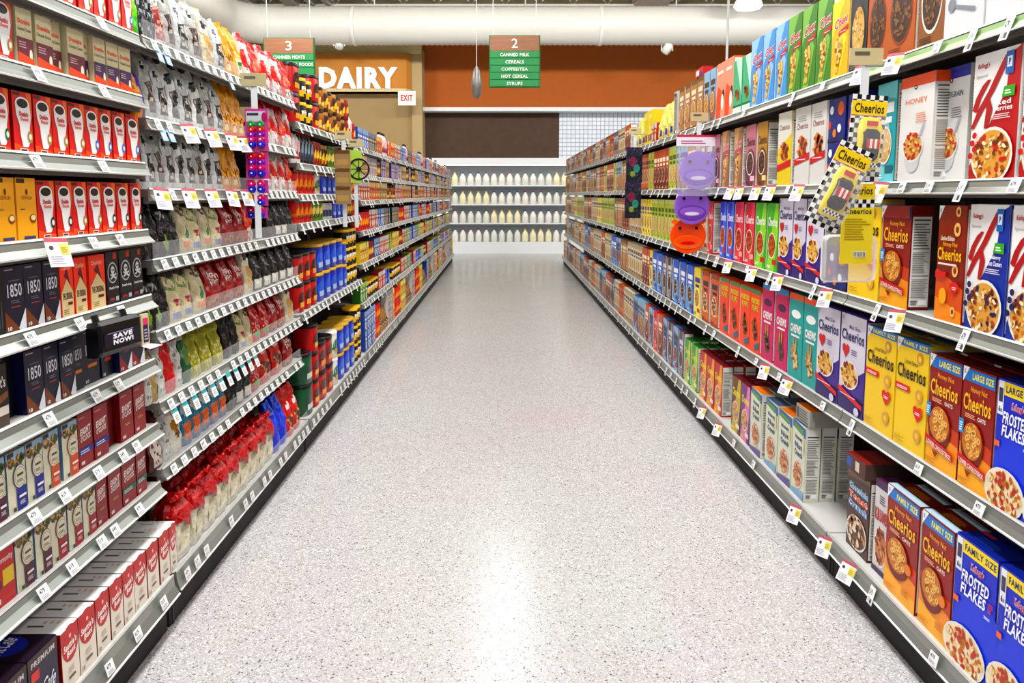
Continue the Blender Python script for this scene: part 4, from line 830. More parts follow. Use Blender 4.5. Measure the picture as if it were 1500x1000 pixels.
# ceiling joists
wj = mat('d8d6cc', 'paper')
for i, yj in enumerate((19.6, 18.9, 17.6, 16.3, 14.6, 12.6, 10.4, 8.0, 5.4, 2.6, -.4, -3.6)):
    b = MB(); zt, zb = 6.74, 6.12
    b.box(-13.5, 13.5, -.06, .06, zt - .06, 6.9, wj); b.box(-13.5, 13.5, -.05, .05, zb, zb + .05, wj)
    x = -13.4; up = True
    while x < 13:
        b.tube([(x, 0, zb + .03 if up else zt - .03), (x + .42, 0, zt - .03 if up else zb + .03)], .02, wj, 5); x += .42; up = not up
    jo = obj('ceiling_joist', b, None, (0, yj, 0)); tag(jo, 'white steel ceiling joist with zigzag web, %s from the far wall' % ordn(i + 1), 'ceiling joist', 'ceiling joists')
for i, (xa, wd) in enumerate(((-6.3, .3), (-5.2, .3), (-4.7, .12), (-4.3, .12), (3.6, .8))):
    b = MB(); b.box(-wd / 2, wd / 2, -3, YW - .7, 6.1, 6.34, mat('ceccc2', 'paper'))
    tag(obj('ceiling_beam', b, None, (xa, 0, 0)), 'pale boxed ceiling beam running lengthwise, %s counted from dairy side' % ordn(i + 1), 'ceiling beam', 'lengthwise ceiling beams')

# strip lamps over the aisles
def strip_lamp(x, y, lab, L=2.6, wd=.26):
    b = MB(); b.box(-wd, wd, -L / 2, L / 2, .0, .09, mat('e8e8e4', 'paper')); r_ = obj('strip_lamp', b, None, (x, y, 5.15)); tag(r_, lab, 'ceiling lamp', 'strip lamps over the aisles')
    obj('diffuser', bx(-wd + .03, wd - .03, -L / 2 + .03, L / 2 - .03, -.012, 0, mat('fffaf0', 'lamp')), r_)
    for yy in (-L * .4, L * .4):
        c = MB(); c.tube([(0, yy, .09), (0, yy, 1.22)], .006, mat('c8c8c4', 'metal'), 5); obj('hanging_wire', c, r_)
for i, y in enumerate(LAMPS_Y): strip_lamp(0, y, 'long white strip lamp above this aisle, %s from the entrance end' % ordn(i + 1), 2.6, .34)
for x, nm in ((-7.2, 'second aisle on coffee side'), (-3.6, 'aisle behind coffee shelves'), (3.6, 'aisle behind cereal shelves'), (7.2, 'second aisle on cereal side')):
    for i, y in enumerate((1.0, 7.0, 12.5)): strip_lamp(x, y, 'white strip lamp over %s, %s along' % (nm, ordn(i + 1)), 3.0)
for i, (x, y) in enumerate(DUCT_FILLS):  # housings made up for the added duct fill, out of view
    b = MB(); b.box(-.72, .72, -.08, .05, -.17, .17, mat('d8d8d4', 'plastic')); r_ = obj('duct_fill_housing', b, None, (x, y, 5.6)); tag(r_, 'white flood lamp facing the duct, %s from dairy side' % ordn(i + 1), 'flood lamp', 'added fill lamps facing the duct')
    b = MB(); b.tube([(0, -.02, .17), (0, -.02, 1.28)], .015, mat('c8c8c4', 'metal'), 6); obj('stem', b, r_)
# dome lamp
kb = 17.2 / F; b = MB(); b.lathe([(.31, 0), (.30, .05), (.24, .17), (.12, .27), (.05, .33)], mat('f4f4f0', 'glow'), 24); dl = obj('dome_lamp', b, None, ((1085 - VX) * kb, 17.2, 1.5 + (285 - 19) * kb)); tag(dl, 'glowing white dome lamp above cereal shelves', 'ceiling lamp')
b = MB(); b.lathe([(.29, -.01), (.26, -.05), (.1, -.08)], mat('ffffff', 'lamp'), 24); obj('bulb_lens', b, dl); b = MB(); b.tube([(0, 0, .33), (0, 0, 1.35)], .015, mat('c8c8c4', 'metal'), 6); obj('stem', b, dl)
# spot fixtures
def spot(px, py, Y, lab, rot):
    k = Y / F; r_ = empty('spotlight', ((px - VX) * k, Y, 1.5 + (285 - py) * k)); tag(r_, lab, 'spotlight', 'small white spotlights under the duct')
    b = MB(); b.tube([(0, 0, .14), (0, 0, zc_ - .44 - (1.5 + (285 - py) * k))], .012, mat('d0d0cc', 'metal'), 6); obj('stem', b, r_)
    b = MB(); b.lathe([(.05, -.12), (.1, -.1), (.11, .1), (.06, .15)], mat('e4e4e0', 'plastic'), 16); obj('lamp_head', b, r_, (0, 0, 0), rot)
    b = MB(); b.box(-.14, -.12, -.03, .03, -.05, .15, mat('b8b8b4', 'metal')); b.box(.12, .14, -.03, .03, -.05, .15, mat('b8b8b4', 'metal')); b.box(-.14, .14, -.03, .03, .13, .15, mat('b8b8b4', 'metal')); obj('yoke', b, r_)
spot(971, 78, 18.4, 'white spotlight hanging before the rust wall', (R(20), R(35), 0)); spot(503, 71, 18.4, 'small white spotlight above dairy sign', (R(-30), 0, 0))
# pendant on long cable, pole
kp = 13.2 / F; b = MB(); b.lathe([(.02, -.26), (.07, -.2), (.09, 0), (.06, .2), (.015, .28)], mat('8c8884', 'metal'), 14); pdt = obj('hanging_speaker', b, None, ((699 - VX) * kp, 13.2, 1.5 + (285 - 126) * kp)); tag(pdt, 'slim grey pod hanging on a cable beside aisle sign', 'speaker')
b = MB(); b.tube([(0, 0, .28), (0, 0, 6.9 - (1.5 + (285 - 126) * kp))], .006, mat('e8e8e4', 'plastic'), 5); obj('cable', b, pdt)
kp = 11 / F; b = MB(); b.tube([(0, 0, 0), (0, 0, 4.6)], .018, mat('e8e8e4', 'plastic'), 8); po = obj('conduit_pole', b, None, ((1057 - VX) * kp, 11, 2.28)); tag(po, 'thin white conduit dropping from ceiling behind cereal shelves', 'pole')

# dairy case at the aisle end
dc = empty('dairy_case', (0.5, YW - .9, 0)); tag(dc, 'long white refrigerated dairy case at the aisle end', 'refrigerated case')
b = MB(); wm = mat('e4e6e8', 'paper'); b.box(-2.6, 6, .72, .78, 0, 2.25, mat('d4dae2', 'paper')); b.box(-2.6, 6, 0, .72, 0, .3, wm); b.box(-2.62, -2.56, 0, .78, 0, 2.3, wm); b.box(5.97, 6.03, 0, .78, 0, 2.3, wm); obj('case_body', b, dc)
obj('canopy', bx(-2.6, 6, -.05, .78, 2.25, 2.42, wm), dc); obj('canopy_light', bx(-2.5, 5.9, .0, .06, 2.235, 2.248, mat('fffaf0', 'lamp')), dc)
SZ = (.3, .78, 1.26, 1.74)
for z in SZ[1:]: obj('case_shelf', bx(-2.55, 5.95, .08, .72, z - .03, z, wm), dc)
rj = random.Random(8); JUG = {}
def jug(c, cap):
    if (c, cap) in JUG: return JUG[(c, cap)]
    b = MB(); b.lathe([(.07, 0), (.08, .01), (.08, .18), (.05, .25), (.025, .28), (.025, .3)], mat(c, 'plastic'), 12, e=3.5); b2 = MB(); b2.lathe([(.03, .3), (.03, .325)], mat(cap, 'plastic'), 10)
    JUG[(c, cap)] = (b.mesh('milk_jug'), b2.mesh('cap')); return JUG[(c, cap)]
CN = {'2c5cb0': 'blue', 'b82c2c': 'red', '3c8c4c': 'green', 'e0c040': 'yellow'}
for r_i, z in enumerate(SZ):
    cols_ = [('eceae2', '2c5cb0'), ('eceae2', 'b82c2c'), ('e4e4dc', '3c8c4c'), ('f0e8c8', 'e0c040')]
    for i in range(21):
        c, cp = cols_[(i // 4 + r_i) % 4]; me = jug(c, cp); x = 0.5 - 2.35 + i * .2
        o = bpy.data.objects.new('milk_jug', me[0]); col.objects.link(o); o.location = (x, YW - .9 + .2, z + .001); q = bpy.data.objects.new('cap', me[1]); col.objects.link(q); q.parent = o
        tag(o, 'white milk jug with %s cap, %s case shelf, %s from dairy column' % (CN[cp], ('bottom', 'second', 'third', 'top')[r_i], ordn(i + 1)), 'milk jug', 'milk jugs in the dairy case')

# ------------------------------------------------------------------ shelving
def price_tag(kind, num):
    b = MB(); W, H = dict(small=(.042, .036), tall=(.034, .062), sale=(.06, .078), teal=(.045, .06), blue=(.04, .045))[kind]
    b.box(-W / 2, W / 2, 0, .0012, -H / 2, H / 2, mat('e8e8e6', 'paper'))
    a = Art(b, lambda u, v, k: (-W / 2 + u * W, -k * .0004, -H / 2 + v * H), W / H, False, 'paper')
    if kind == 'sale':
        a.rect(0, .86, 1, 1, 'b04858'); a.rect(.58, .42, .98, .8, 'dcc850'); a.ell(.22, .66, .1, None, '30303c'); a.lines(.08, .1, .75, .42, 4, 'a8a4bc', 3, .4); a.lines(.62, .5, .9, .72, 3, 'b09c30', 4, .4)
    elif kind == 'teal': a.rect(0, .62, 1, 1, '1c9ca0'); a.lines(.2, .15, .8, .5, 3, '7c7c7c', 3, .4)
    elif kind == 'blue': a.rect(0, 0, 1, 1, '8cb8e4'); a.rect(.15, .2, .8, .6, 'd8e4f0')
    else:
        a.text(num, .12, .5, .62, .85, '3c3c40', .02); a.lines(.12, .12, .9, .4, 3, '8c8c90', 3, .4)
        if kind == 'tall': a.rect(.55, .08, .85, .3, '3c3c40')
    return b.mesh('price_tag')
TAGM = {}
def tagmesh(kind, i):
    num = ('479', '619', '519', '649')[i % 4]
    if (kind, num) not in TAGM: TAGM[(kind, num)] = price_tag(kind, num)
    return TAGM[(kind, num)]
def shelf(s, X, Z, y0, y1, label, lip_h=.036, lip='9a9e98', depth=.42, tags=(), fence=0, base=False, fold=.006, group='steel gondola shelves'):
    ym = (y0 + y1) / 2; L = y1 - y0
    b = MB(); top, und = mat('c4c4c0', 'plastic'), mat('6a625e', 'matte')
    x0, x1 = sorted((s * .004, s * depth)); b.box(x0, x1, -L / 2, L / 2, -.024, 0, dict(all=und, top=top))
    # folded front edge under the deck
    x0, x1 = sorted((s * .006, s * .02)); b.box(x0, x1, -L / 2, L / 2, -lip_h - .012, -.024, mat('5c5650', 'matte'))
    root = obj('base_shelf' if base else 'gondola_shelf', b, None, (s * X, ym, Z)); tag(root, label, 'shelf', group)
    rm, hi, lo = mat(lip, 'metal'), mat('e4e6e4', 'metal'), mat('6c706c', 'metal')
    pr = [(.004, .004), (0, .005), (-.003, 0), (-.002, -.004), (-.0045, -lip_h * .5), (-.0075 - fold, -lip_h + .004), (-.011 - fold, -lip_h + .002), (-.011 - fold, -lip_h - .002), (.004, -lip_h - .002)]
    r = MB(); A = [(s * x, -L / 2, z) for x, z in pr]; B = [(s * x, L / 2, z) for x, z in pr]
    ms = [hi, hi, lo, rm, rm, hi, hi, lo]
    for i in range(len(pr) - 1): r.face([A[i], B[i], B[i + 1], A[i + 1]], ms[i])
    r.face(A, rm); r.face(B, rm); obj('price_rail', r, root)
    tilt = math.atan2(.007 + fold, lip_h)
    for i, tg in enumerate(tags):
        yy, kind = tg[:2]
        if not (y0 + .02 < yy < y1 - .02): continue
        o = bpy.data.objects.new('price_tag', tagmesh(kind, i)); col.objects.link(o); o.parent = root
        big = kind == 'sale'; dx = -.034 if big else -.0135; dz = -.03 if big else (-lip_h * .5 - (.012 if kind in ('tall', 'teal') else 0))
        if kind == 'teal': dx, dz = -.022, -.058
        if kind == 'blue': dx, dz = -.02, -lip_h - .012
        rr_ = random.Random(int(yy * 1000) + i)
        if big: rot = (R(-24), rr_.uniform(-.1, .1), (R(-90) if s > 0 else R(90)) + (R(28) if s > 0 else R(-28)))
        else: rot = (-tilt, rr_.uniform(-.05, .05), (R(-90) if s > 0 else R(90)))
        o.location = (s * (dx - (fold * .5)), yy - ym, dz); o.rotation_euler = rot
    if fence:
        f = MB(); x0, x1 = sorted((s * .0, s * .002)); f.box(x0, x1, -L / 2 + .01, L / 2 - .01, .005, fence, mat('d8dcdc', 'clear'))
        f.box(x0, x1, -L / 2 + .01, L / 2 - .01, fence, fence + .003, mat('f0f2f2', 'clear')); obj('clear_fence', f, root)
    if base:
        kx = s * (.03); x0, x1 = sorted((kx, kx + s * .02)); k = MB(); k.box(x0, x1, -L / 2, L / 2, -Z + .001, -.06, mat('1a1918', 'matte'))
        for q in (-L / 2 + .02,): k.box(min(kx - s * .004, kx), max(kx - s * .004, kx), q, q + .012, -Z + .001, -.06, mat('343232', 'matte'))
        obj('kick_plate', k, root)
    return root
def uprights(s, X, ztop, y0, y1, label):
    b = MB(); x0, x1 = sorted((s * (X + .445), s * (X + .48))); b.box(x0, x1, y0, y1, .0, ztop, mat('4c4644', 'matte'))
    o = obj('back_panel', b); tag(o, label, 'back panel', 'gondola back panels')
    for yy in (y0, y1 - .03):
        u = MB(); a, c = sorted((s * (X + .424), s * (X + .444))); u.box(a, c, yy, yy + .03, 0, ztop, mat('6c6864', 'metal')); obj('upright_post', u, o)
RX, RXB = 1.31, 1.27
RZ = (1.956, 1.539, 1.122, .669, .18)
LX, LXB = 1.165, 1.135
RN = ('cereal top shelf', 'cereal second shelf', 'cereal third shelf', 'cereal fourth shelf', 'cereal bottom shelf')
TAGS_R = [
    [(1485, 'tall'), (1431, 'tall'), (1380, 'small'), (1325, 'sale'), (1275, 'sale'), (1210, 'small'), (1165, 'tall'), (1093, 'small'), (1050, 'small')],
    [(1495, 'small'), (1415, 'tall'), (1368, 'small'), (1328, 'small'), (1302, 'sale'), (1180, 'sale'), (1158, 'small'), (1138, 'sale'), (1117, 'sale'), (1092, 'sale'), (1078, 'sale')],
    [(1420, 'tall'), (1328, 'sale'), (1290, 'tall'), (1222, 'sale'), (1196, 'tall'), (1150, 'sale'), (1131, 'tall'), (1111, 'sale'), (1098, 'small'), (1075, 'sale'), (1054, 'tall'), (1044, 'tall'), (1030, 'sale')],
    [(1443, 'small'), (1353, 'small'), (1253, 'tall'), (1211, 'small'), (1163, 'sale'), (1146, 'small'), (1130, 'sale'), (1112, 'small'), (1085, 'tall'), (1050, 'small'), (1036, 'small'), (1024, 'small')],
    [(1396, 'small'), (1301, 'tall'), (1272, 'sale'), (1236, 'sale'), (1190, 'sale'), (1120, 'small'), (1090, 'small'), (1070, 'sale'), (1046, 'sale'), (1020, 'small'), (1000, 'small')]]
RB = [.55, 2.9, 5.2, 7.5, 9.8, 12.1, 14.4, 16.7]
for i in range(len(RB) - 1):
    y0, y1 = RB[i] + .003, RB[i + 1] - .003
    uprights(1, RX, 2.0, y0, y1, 'dark steel back panel behind cereal bay %s' % card(i + 1))
    for j, z in enumerate(RZ):
        tg = [(ypx(px, RX, z), k) for px, k in TAGS_R[j]]
        rg = random.Random(i * 10 + j)
        if i >= 1: yy = max(y0, 4.6) + .1; tg = [t for t in tg if t[0] < 4.7];
        if i >= 1:
            while yy < y1 and yy < 13: tg.append((yy, rg.choice(('small', 'tall', 'tall')))); yy += rg.uniform(.14, .3)
        shelf(1, RXB if j == 4 else RX, z, y0, y1, 'silver-edged %s shelf of cereal bay %s from the entrance' % (('top', 'second', 'third', 'fourth', 'bottom')[j], card(i + 1)),
              lip_h=.055 if j == 4 else (.038, .036, .036, .042)[j], lip=('8cae70' if j == 0 and i == 0 else '8e928b'), tags=tg, base=(j == 4), depth=.455 if j == 4 else .418)
LBAYS = [('boxed coffee', .7, 2.52, [2.004, 1.813, 1.60, 1.385, 1.171, .955, .736, .533, .2]),
         ('bagged coffee', 2.54, 4.35, [2.007, 1.749, 1.517, 1.283, 1.041, .799, .567, .2]),
         ('canned coffee', 4.37, 6.25, [1.905, 1.677, 1.50, 1.333, .814, .2])]
y = 6.27; n = 0
while y < 16.5:
    LBAYS.append(('tea bay %s' % card(n + 1), y, y + 1.83, [1.88, 1.66, 1.45, 1.2, .93, .6, .2])); y += 1.85; n += 1
SALE_L = {(0, 3): [(62, 'sale')], (1, 1): [(263, 'sale'), (298, 'sale'), (328, 'sale'), (345, 'sale')], (1, 2): [(222, 'sale'), (264, 'sale'), (298, 'sale'), (328, 'sale'), (350, 'sale')]}
SMALL_L0 = [[(140, 0)], [(46, 0), (143, 0)], [(43, 0), (142, 0)], [(78, 0), (128, 0), (168, 0)], [(35, 0), (108, 0), (170, 0)], [(62, 0), (132, 0), (165, 0)], [(40, 0), (85, 0), (135, 0), (172, 0), (192, 0)], [(53, 0), (96, 0), (140, 0), (160, 0), (196, 0)], [(135, 0), (178, 0), (218, 0), (280, 0)]]
for bi, (nm, y0, y1, zs) in enumerate(LBAYS):
    uprights(-1, LX, 2.03 if bi < 2 else 1.93, y0, y1, 'dark steel back panel behind %s' % nm)
    for j, z in enumerate(zs):
        X = LXB if j == len(zs) - 1 else LX; tg = []; rg = random.Random(bi * 20 + j)
        for px, k in SALE_L.get((bi, j), []): tg.append((ypx(px, LX, z), k))
        if bi == 0:
            for px, _ in SMALL_L0[j]: tg.append((ypx(px, LX, z), 'small'))
        elif bi == 1:
            yy = y0 + .06
            while yy < y1:
                if not any(abs(yy - t[0]) < .06 for t in tg) and rg.random() > (.35 if j == 7 else .05): tg.append((yy, 'small'))
                if j == 6 or (j == 5 and yy < 3.5): tg.append((yy + .01, 'teal')) if j == 5 else None
                yy += .088
            if j in (0, 1): tg += [(y0 + .08, 'blue'), (y0 + .14, 'blue')]
            if j == 0: tg.append((3.3, 'blue'))
        elif y0 < 13:
            yy = y0 + .05
            while yy < y1:
                if rg.random() < .85: tg.append((yy, rg.choice(('small', 'small', 'tall'))))
                yy += .11
        elif bi < 0: pass
        shelf(-1, X, z, y0, y1, '%s shelf in the %s section' % (('top' if j == 0 else 'bottom' if j == len(zs) - 1 else ordn(j + 1) + ' highest') + ' silver-edged', nm),
              depth=.445 if j == len(zs) - 1 else .418, lip_h=.065 if j == len(zs) - 1 else (.036 if bi != 0 else .038), lip='8e928b', tags=tg, fence=.055 if (bi == 1) else 0, base=(j == len(zs) - 1), fold=.012 if bi == 0 else .006)

# ------------------------------------------------------------------ goods on the cereal side
XF = RX + .012
def R_(j, items, X=None): row_px(1, (XF if j < 4 else RXB + .02) if X is None else X, RZ[j], RN[j], items)
R_(0, [('white_spoon', 1440, 1495), ('white_spoon', 1495, 1560), ('white_spoon', 1381, 1440), ('brown_bowl', 1342, 1381), ('orange_bowl', 1297, 1338), ('orange_bowl', 1268, 1297), ('black_bowl', 1243, 1267),
       ('chex_yellow', 1216, 1240), ('chex_green', 1194, 1215), ('chex_green', 1172, 1193), ('chex_green', 1152, 1171), ('chex_blue', 1134, 1151), ('chex_blue', 1116, 1133), ('chex_blue', 1098, 1115),
       ('green_white', 1086, 1098), ('green_white', 1073, 1085), ('orange_white', 1060, 1072), ('orange_white', 1048, 1060), ('bluetan_gen', 1039, 1047), ('bluetan_gen', 1030, 1038), ('tan_gen', 1020, 1029), ('tan_gen', 1011, 1019), ('tan_gen', 1002, 1010), ('tan_gen', 993, 1001), ('side_grey', 985, 992)])
put('red_flat', 1, ypx(1022, XF, 1.956), XF, 1.956 + .335 + .002, RN[0] + ' stack', 1)
R_(1, [('k_red', 1490, 1560), ('k_red', 1416, 1486), ('honey_white', 1313, 1361), ('amber_bear', 1300, 1312, 1, .04), ('teal_pack', 1270, 1299, 1, .02),
       ('white_toast', 1184, 1207), ('white_toast', 1162, 1183), ('yellow_toast', 1136, 1158), ('choc_gold', 1107, 1121), ('pink_choc', 1090, 1106), ('brown_chex', 1071, 1087), ('brown_chex', 1053, 1070), ('pink_choc', 1043, 1052), ('dark_gen', 1033, 1042)])
R_(1, [('multi_white', 1363, 1413)], XF + .045)
for k in range(2):
    put('blue_cookie', 1, ypx(1218, XF, 1.6), XF + .01, RZ[1] + k * .172, RN[1], 1, row='stacked tier %s' % ('one', 'two')[k]); put('blue_cookie', 1, ypx(1248, XF, 1.6), XF + .01, RZ[1] + k * .172, RN[1], .9, row='stacked tier %s' % ('one', 'two')[k])
R_(2, [('k_blue', 1471, 1540), ('k_blue', 1409, 1469), ('hnheart', 1367, 1408), ('hnc', 1286, 1328), ('cheerios', 1240, 1285), ('blue_cookie', 1208, 1238, 1), ('mgc_small', 1179, 1203), ('mgc_small', 1159, 1178), ('mgc_small', 1139, 1158), ('green_rings', 1121, 1138), ('green_rings', 1104, 1120),
       ('red_rings', 1089, 1103), ('red_rings', 1074, 1088), ('blue_rings', 1063, 1073), ('blue_rings', 1053, 1062), ('red_rings', 1036, 1043), ('white_gen', 1026, 1035), ('tan_gen', 1016, 1025), ('white_gen', 1006, 1015)])
R_(3, [('frosted_large', 1449, 1505), ('frosted_large', 1506, 1570), ('hnc_large', 1402, 1447), ('hnc_large', 1354, 1400), ('cheerios', 1307, 1352), ('cheerios', 1263, 1306), ('mgc', 1226, 1262), ('mgc', 1194, 1225), ('teal', 1173, 1193), ('teal', 1153, 1172), ('magenta', 1132, 1151), ('magenta', 1112, 1131),
       ('reese', 1097, 1111), ('reese', 1082, 1096), ('reese', 1067, 1081), ('reese', 1052, 1066), ('orange_brown', 1039, 1051), ('orange_brown', 1026, 1038), ('yellow_gen', 1016, 1025), ('blue_gen', 1005, 1015), ('blue_gen', 994, 1004), ('blue_gen', 984, 993), ('dark_gen', 977, 983), ('dark_gen', 970, 976), ('blue_gen', 962, 969), ('blue_gen', 955, 961)])
XE = RXB + .02
R_(4, [('frosted_family', 1452, 1512), ('frosted_family', 1515, 1590), ('frosted_family', 1390, 1449), ('hnc_family', 1341, 1388), ('hnc_family', 1292, 1339), ('crumbs', 1268, 1290, 1, .02), ('choc_toast', 1231, 1263, 1, .015),
       ('milk_white', 1157, 1176), ('milk_blue', 1138, 1156), ('milk_white', 1118, 1136), ('milk_blue', 1097, 1115), ('marsh_purple', 1083, 1096), ('marsh_brown', 1070, 1082), ('marsh_red', 1045, 1055), ('marsh_red', 1034, 1044), ('marsh_red', 1024, 1033), ('marsh_green', 1011, 1022), ('marsh_green', 1001, 1010),
       ('dark_gen', 993, 1000), ('navy_mix', 985, 992), ('dark_gen', 977, 984), ('navy_mix', 970, 976), ('ball_gen', 963, 969), ('red_rings', 956, 962), ('navy_mix', 950, 955), ('ball_gen', 944, 949)])
put('lying_orange', 1, ypx(1168, XE, .18), XE + .01, RZ[4] + .333, RN[4] + ' lying on top', 1.0)
put('lying_red', 1, ypx(1247, XE, .18), XE + .0, RZ[4] + .302, RN[4] + ' lying on top', .9)
# second and third rows seen over the bottom shelf fronts
YB = [(ypx(1420, XE, .18), 'frosted_family'), (ypx(1482, XE, .18), 'frosted_family'), (ypx(1364, XE, .18), 'hnc_family'), (ypx(1315, XE, .18), 'hnc_family')]
for yy, k in YB:
    for q, nmx in ((1, 'second row back'), (2, 'third row back'), (3, 'fourth row back')): put(k, 1, yy, XE + .084 * q, RZ[4], RN[4], .9, RG.uniform(-.03, .03), row=nmx)
for (px, k) in ((1050, 'marsh_red'), (1038, 'marsh_red'), (1028, 'marsh_red'), (1089, 'marsh_red'), (1076, 'marsh_red'), (1106, 'milk_white'), (1127, 'milk_white'), (1147, 'milk_blue'), (1167, 'milk_white'), (1247, 'choc_toast'), (1017, 'marsh_green'), (1005, 'marsh_green')):
    for q, nmx in ((1, 'second row back'), (2, 'third row back')) : put(k, 1, ypx(px, XE, .18), XE + .073 * q + (.015 if k == 'choc_toast' else 0), RZ[4], RN[4], 1, RG.uniform(-.008, .008), row=nmx)
for yy, k in ((ypx(1285, XF, .669), 'cheerios'), (ypx(1330, XF, .669), 'cheerios'), (ypx(1377, XF, .669), 'hnc_large'), (ypx(1424, XF, .669), 'hnc_large'), (ypx(1477, XF, .669), 'frosted_large')):
    put(k, 1, yy, XF + .095, RZ[3], RN[3], .9, row='second row back')
# onward to the aisle end
ye0 = ypx(984, XF, 1.956)
row_fill(1, XF, RZ[0], RN[0], ye0 + .02, 8.1, [('pouch_yellow', 3), ('fb_red', 2), ('cookie_yellow', 2), ('pouch_yellow', 2)], .3)
row_fill(1, XF, RZ[0], RN[0], 8.15, 16.6, [('ball_gen', 3), ('white_gen', 4), ('dark_gen', 3), ('orange_brown', 3), ('tan_gen', 3), ('navy_mix', 2)], .28, seed=3)
row_fill(1, XF, RZ[1], RN[1], ypx(1033, XF, 1.54) + .02, 16.6, [('tan_gen', 4), ('bluetan_gen', 3), ('lime_gen', 2), ('ball_gen', 5), ('lime_gen', 2), ('orange_brown', 4), ('white_gen', 3), ('dark_gen', 2)], .335, seed=4)
row_fill(1, XF, RZ[2], RN[2], ypx(1006, XF, 1.12) + .02, 16.6, [('dark_gen', 1), ('lime_gen', 9), ('yellow_gen', 4), ('white_gen', 6), ('ball_gen', 4), ('tan_gen', 4)], .335, seed=5)
row_fill(1, XF, RZ[3], RN[3], ypx(955, XF, .669) + .02, 16.6, [('yellow_gen', 1), ('ball_gen', 3), ('white_gen', 7), ('tan_gen', 4), ('navy_mix', 3), ('blue_gen', 3), ('white_gen', 4)], .335, seed=6)
row_fill(1, XE, RZ[4], RN[4], ypx(944, XE, .18) + .02, 16.6, [('bluetan_gen', 3), ('navy_mix', 2), ('white_gen', 5), ('orange_brown', 3), ('white_gen', 3), ('dark_gen', 3), ('ball_gen', 3)], .335, seed=7)

# ------------------------------------------------------------------ goods on the coffee side
def LN(bi, j):
    n = len(LBAYS[bi][3]); return '%s %s shelf' % (LBAYS[bi][0], 'top' if j == 0 else 'bottom' if j == n - 1 else ordn(j + 1))
XL, XLB = LX + .014, LXB + .012
def L_(bi, j, items, X=None): row_px(-1, (XL if j < len(LBAYS[bi][3]) - 1 else XLB) if X is None else X, LBAYS[bi][3][j], LN(bi, j), items)
L_(0, 0, [('mug_gold', 92, 114), ('mug_gold', 116, 138), ('mug_gold', 139, 157), ('mug_gold', 160, 178), ('mug_blue', 181, 197)])
L_(0, 1, [('mug_gold', -6, 23), ('dun_maroon', 27, 50), ('dun_maroon', 55, 80), ('dun_maroon', 81, 101, 1, .015), ('dun_maroon', 103, 127), ('dun_purple', 128, 140, 1, .02), ('dun_purple', 141, 158), ('dun_purple', 159, 176), ('dun_purple', 177, 194)])
L_(0, 2, [('mug_green', -8, 19), ('mug_gold', 24, 52), ('mug_gold', 54, 79), ('mug_gold', 80, 103), ('mug_gold', 104, 127), ('mug_blue', 128, 148), ('mug_blue', 149, 167), ('mug_blue', 168, 186), ('mug_blue', 187, 205)])
L_(0, 3, [('gevalia', -2, 27), ('gevalia', 28, 57), ('mug_dark', 59, 85), ('mug_dark', 86, 109), ('mug_gold', 110, 131), ('mug_gold', 132, 152), ('mug_dark', 153, 173), ('mug_dark', 174, 192), ('mug_dark', 193, 209)])
L_(0, 4, [('c1850side', -8, 8), ('c1850', 9, 39), ('c1850', 40, 67), ('c1850', 68, 90), ('house', 92, 111), ('house', 112, 130), ('house', 134, 157), ('skull', 158, 176), ('skull', 177, 195), ('skull', 196, 212)])
L_(0, 5, [('peets', -10, 15, 1, -.0), ('c1850side', 17, 41, 1, .03), ('c1850', 42, 68), ('c1850', 69, 91), ('c1850', 92, 113), ('c1850cap', 114, 131, 1, .01), ('c1850cap', 134, 157, 1, .02), ('c1850redcap', 158, 175, 1, .015), ('c1850red', 176, 194), ('c1850red', 195, 213)])
L_(0, 6, [('gm_maroon', -12, 12), ('gm_blue', 14, 41), ('gm_blue', 43, 67), ('gm_orange', 68, 91), ('gm_orange', 95, 117), ('eightblue', 119, 139), ('eightblue', 140, 160), ('eightside', 161, 178, 1, .02), ('eight', 179, 197), ('eight', 198, 215)])
L_(0, 7, [('community', -6, 26), ('gm_maroon', 28, 54), ('gm_maroon', 55, 78), ('gm_red', 79, 102), ('gm_red', 103, 124), ('gm_red', 125, 144), ('eight', 145, 160), ('eight', 162, 181), ('eightgreen', 182, 201), ('eightgreen', 202, 216)])
L_(0, 8, [('seattle', 94, 119), ('seattle', 120, 143), ('seattle', 144, 164), ('seattle', 165, 183), ('seattle', 184, 200), ('seattle', 201, 218), ('seattle', 219, 235), ('seattle', 236, 251), ('seattle', 252, 258)])
yq = ypx(93, XLB, .2)
for i, k in enumerate(('mccafe', 'mccafe')): put(k, -1, yq - .075 - i * .125, XLB + .0, .2, LN(0, 8), 1)
put('black_gold', -1, yq - .345, XLB, .2, LN(0, 8), 1)
for i in range(9): put('brown_back', -1, ypx(107 + 0 * i, XLB, .2) + i * .098, XLB + .185, .2, LN(0, 8), 1.05, row='')
L_(1, 0, [('bag_lime', 196, 208), ('bag_blackwhite', 209, 221), ('bag_blackwhite', 222, 231), ('bag_redpic', 232, 247), ('bag_grey', 248, 262), ('bag_silver', 263, 282), ('bag_grey', 283, 301), ('bag_cream', 302, 318), ('bag_silver', 319, 334), ('bag_yellow', 335, 347), ('bag_yellowgreen', 348, 361), ('bag_redwhite', 362, 375), ('bag_redorange', 376, 389), ('bag_redwhite', 390, 404), ('bag_redwhite', 405, 418), ('bag_redorange', 419, 431)])
L_(1, 1, [('bag_purple', 199, 217), ('bag_grey', 219, 235), ('bag_silver', 236, 253), ('bag_white', 254, 270), ('bag_silver', 271, 288), ('bag_white', 289, 304), ('bag_grey', 305, 318), ('bag_silver', 319, 331), ('bag_yellow', 332, 343), ('bag_yellow', 344, 353), ('bag_yellow', 354, 362), ('bag_redorange', 392, 402), ('bag_redwhite', 403, 413), ('bag_redorange', 414, 423), ('bag_redwhite', 424, 432)])
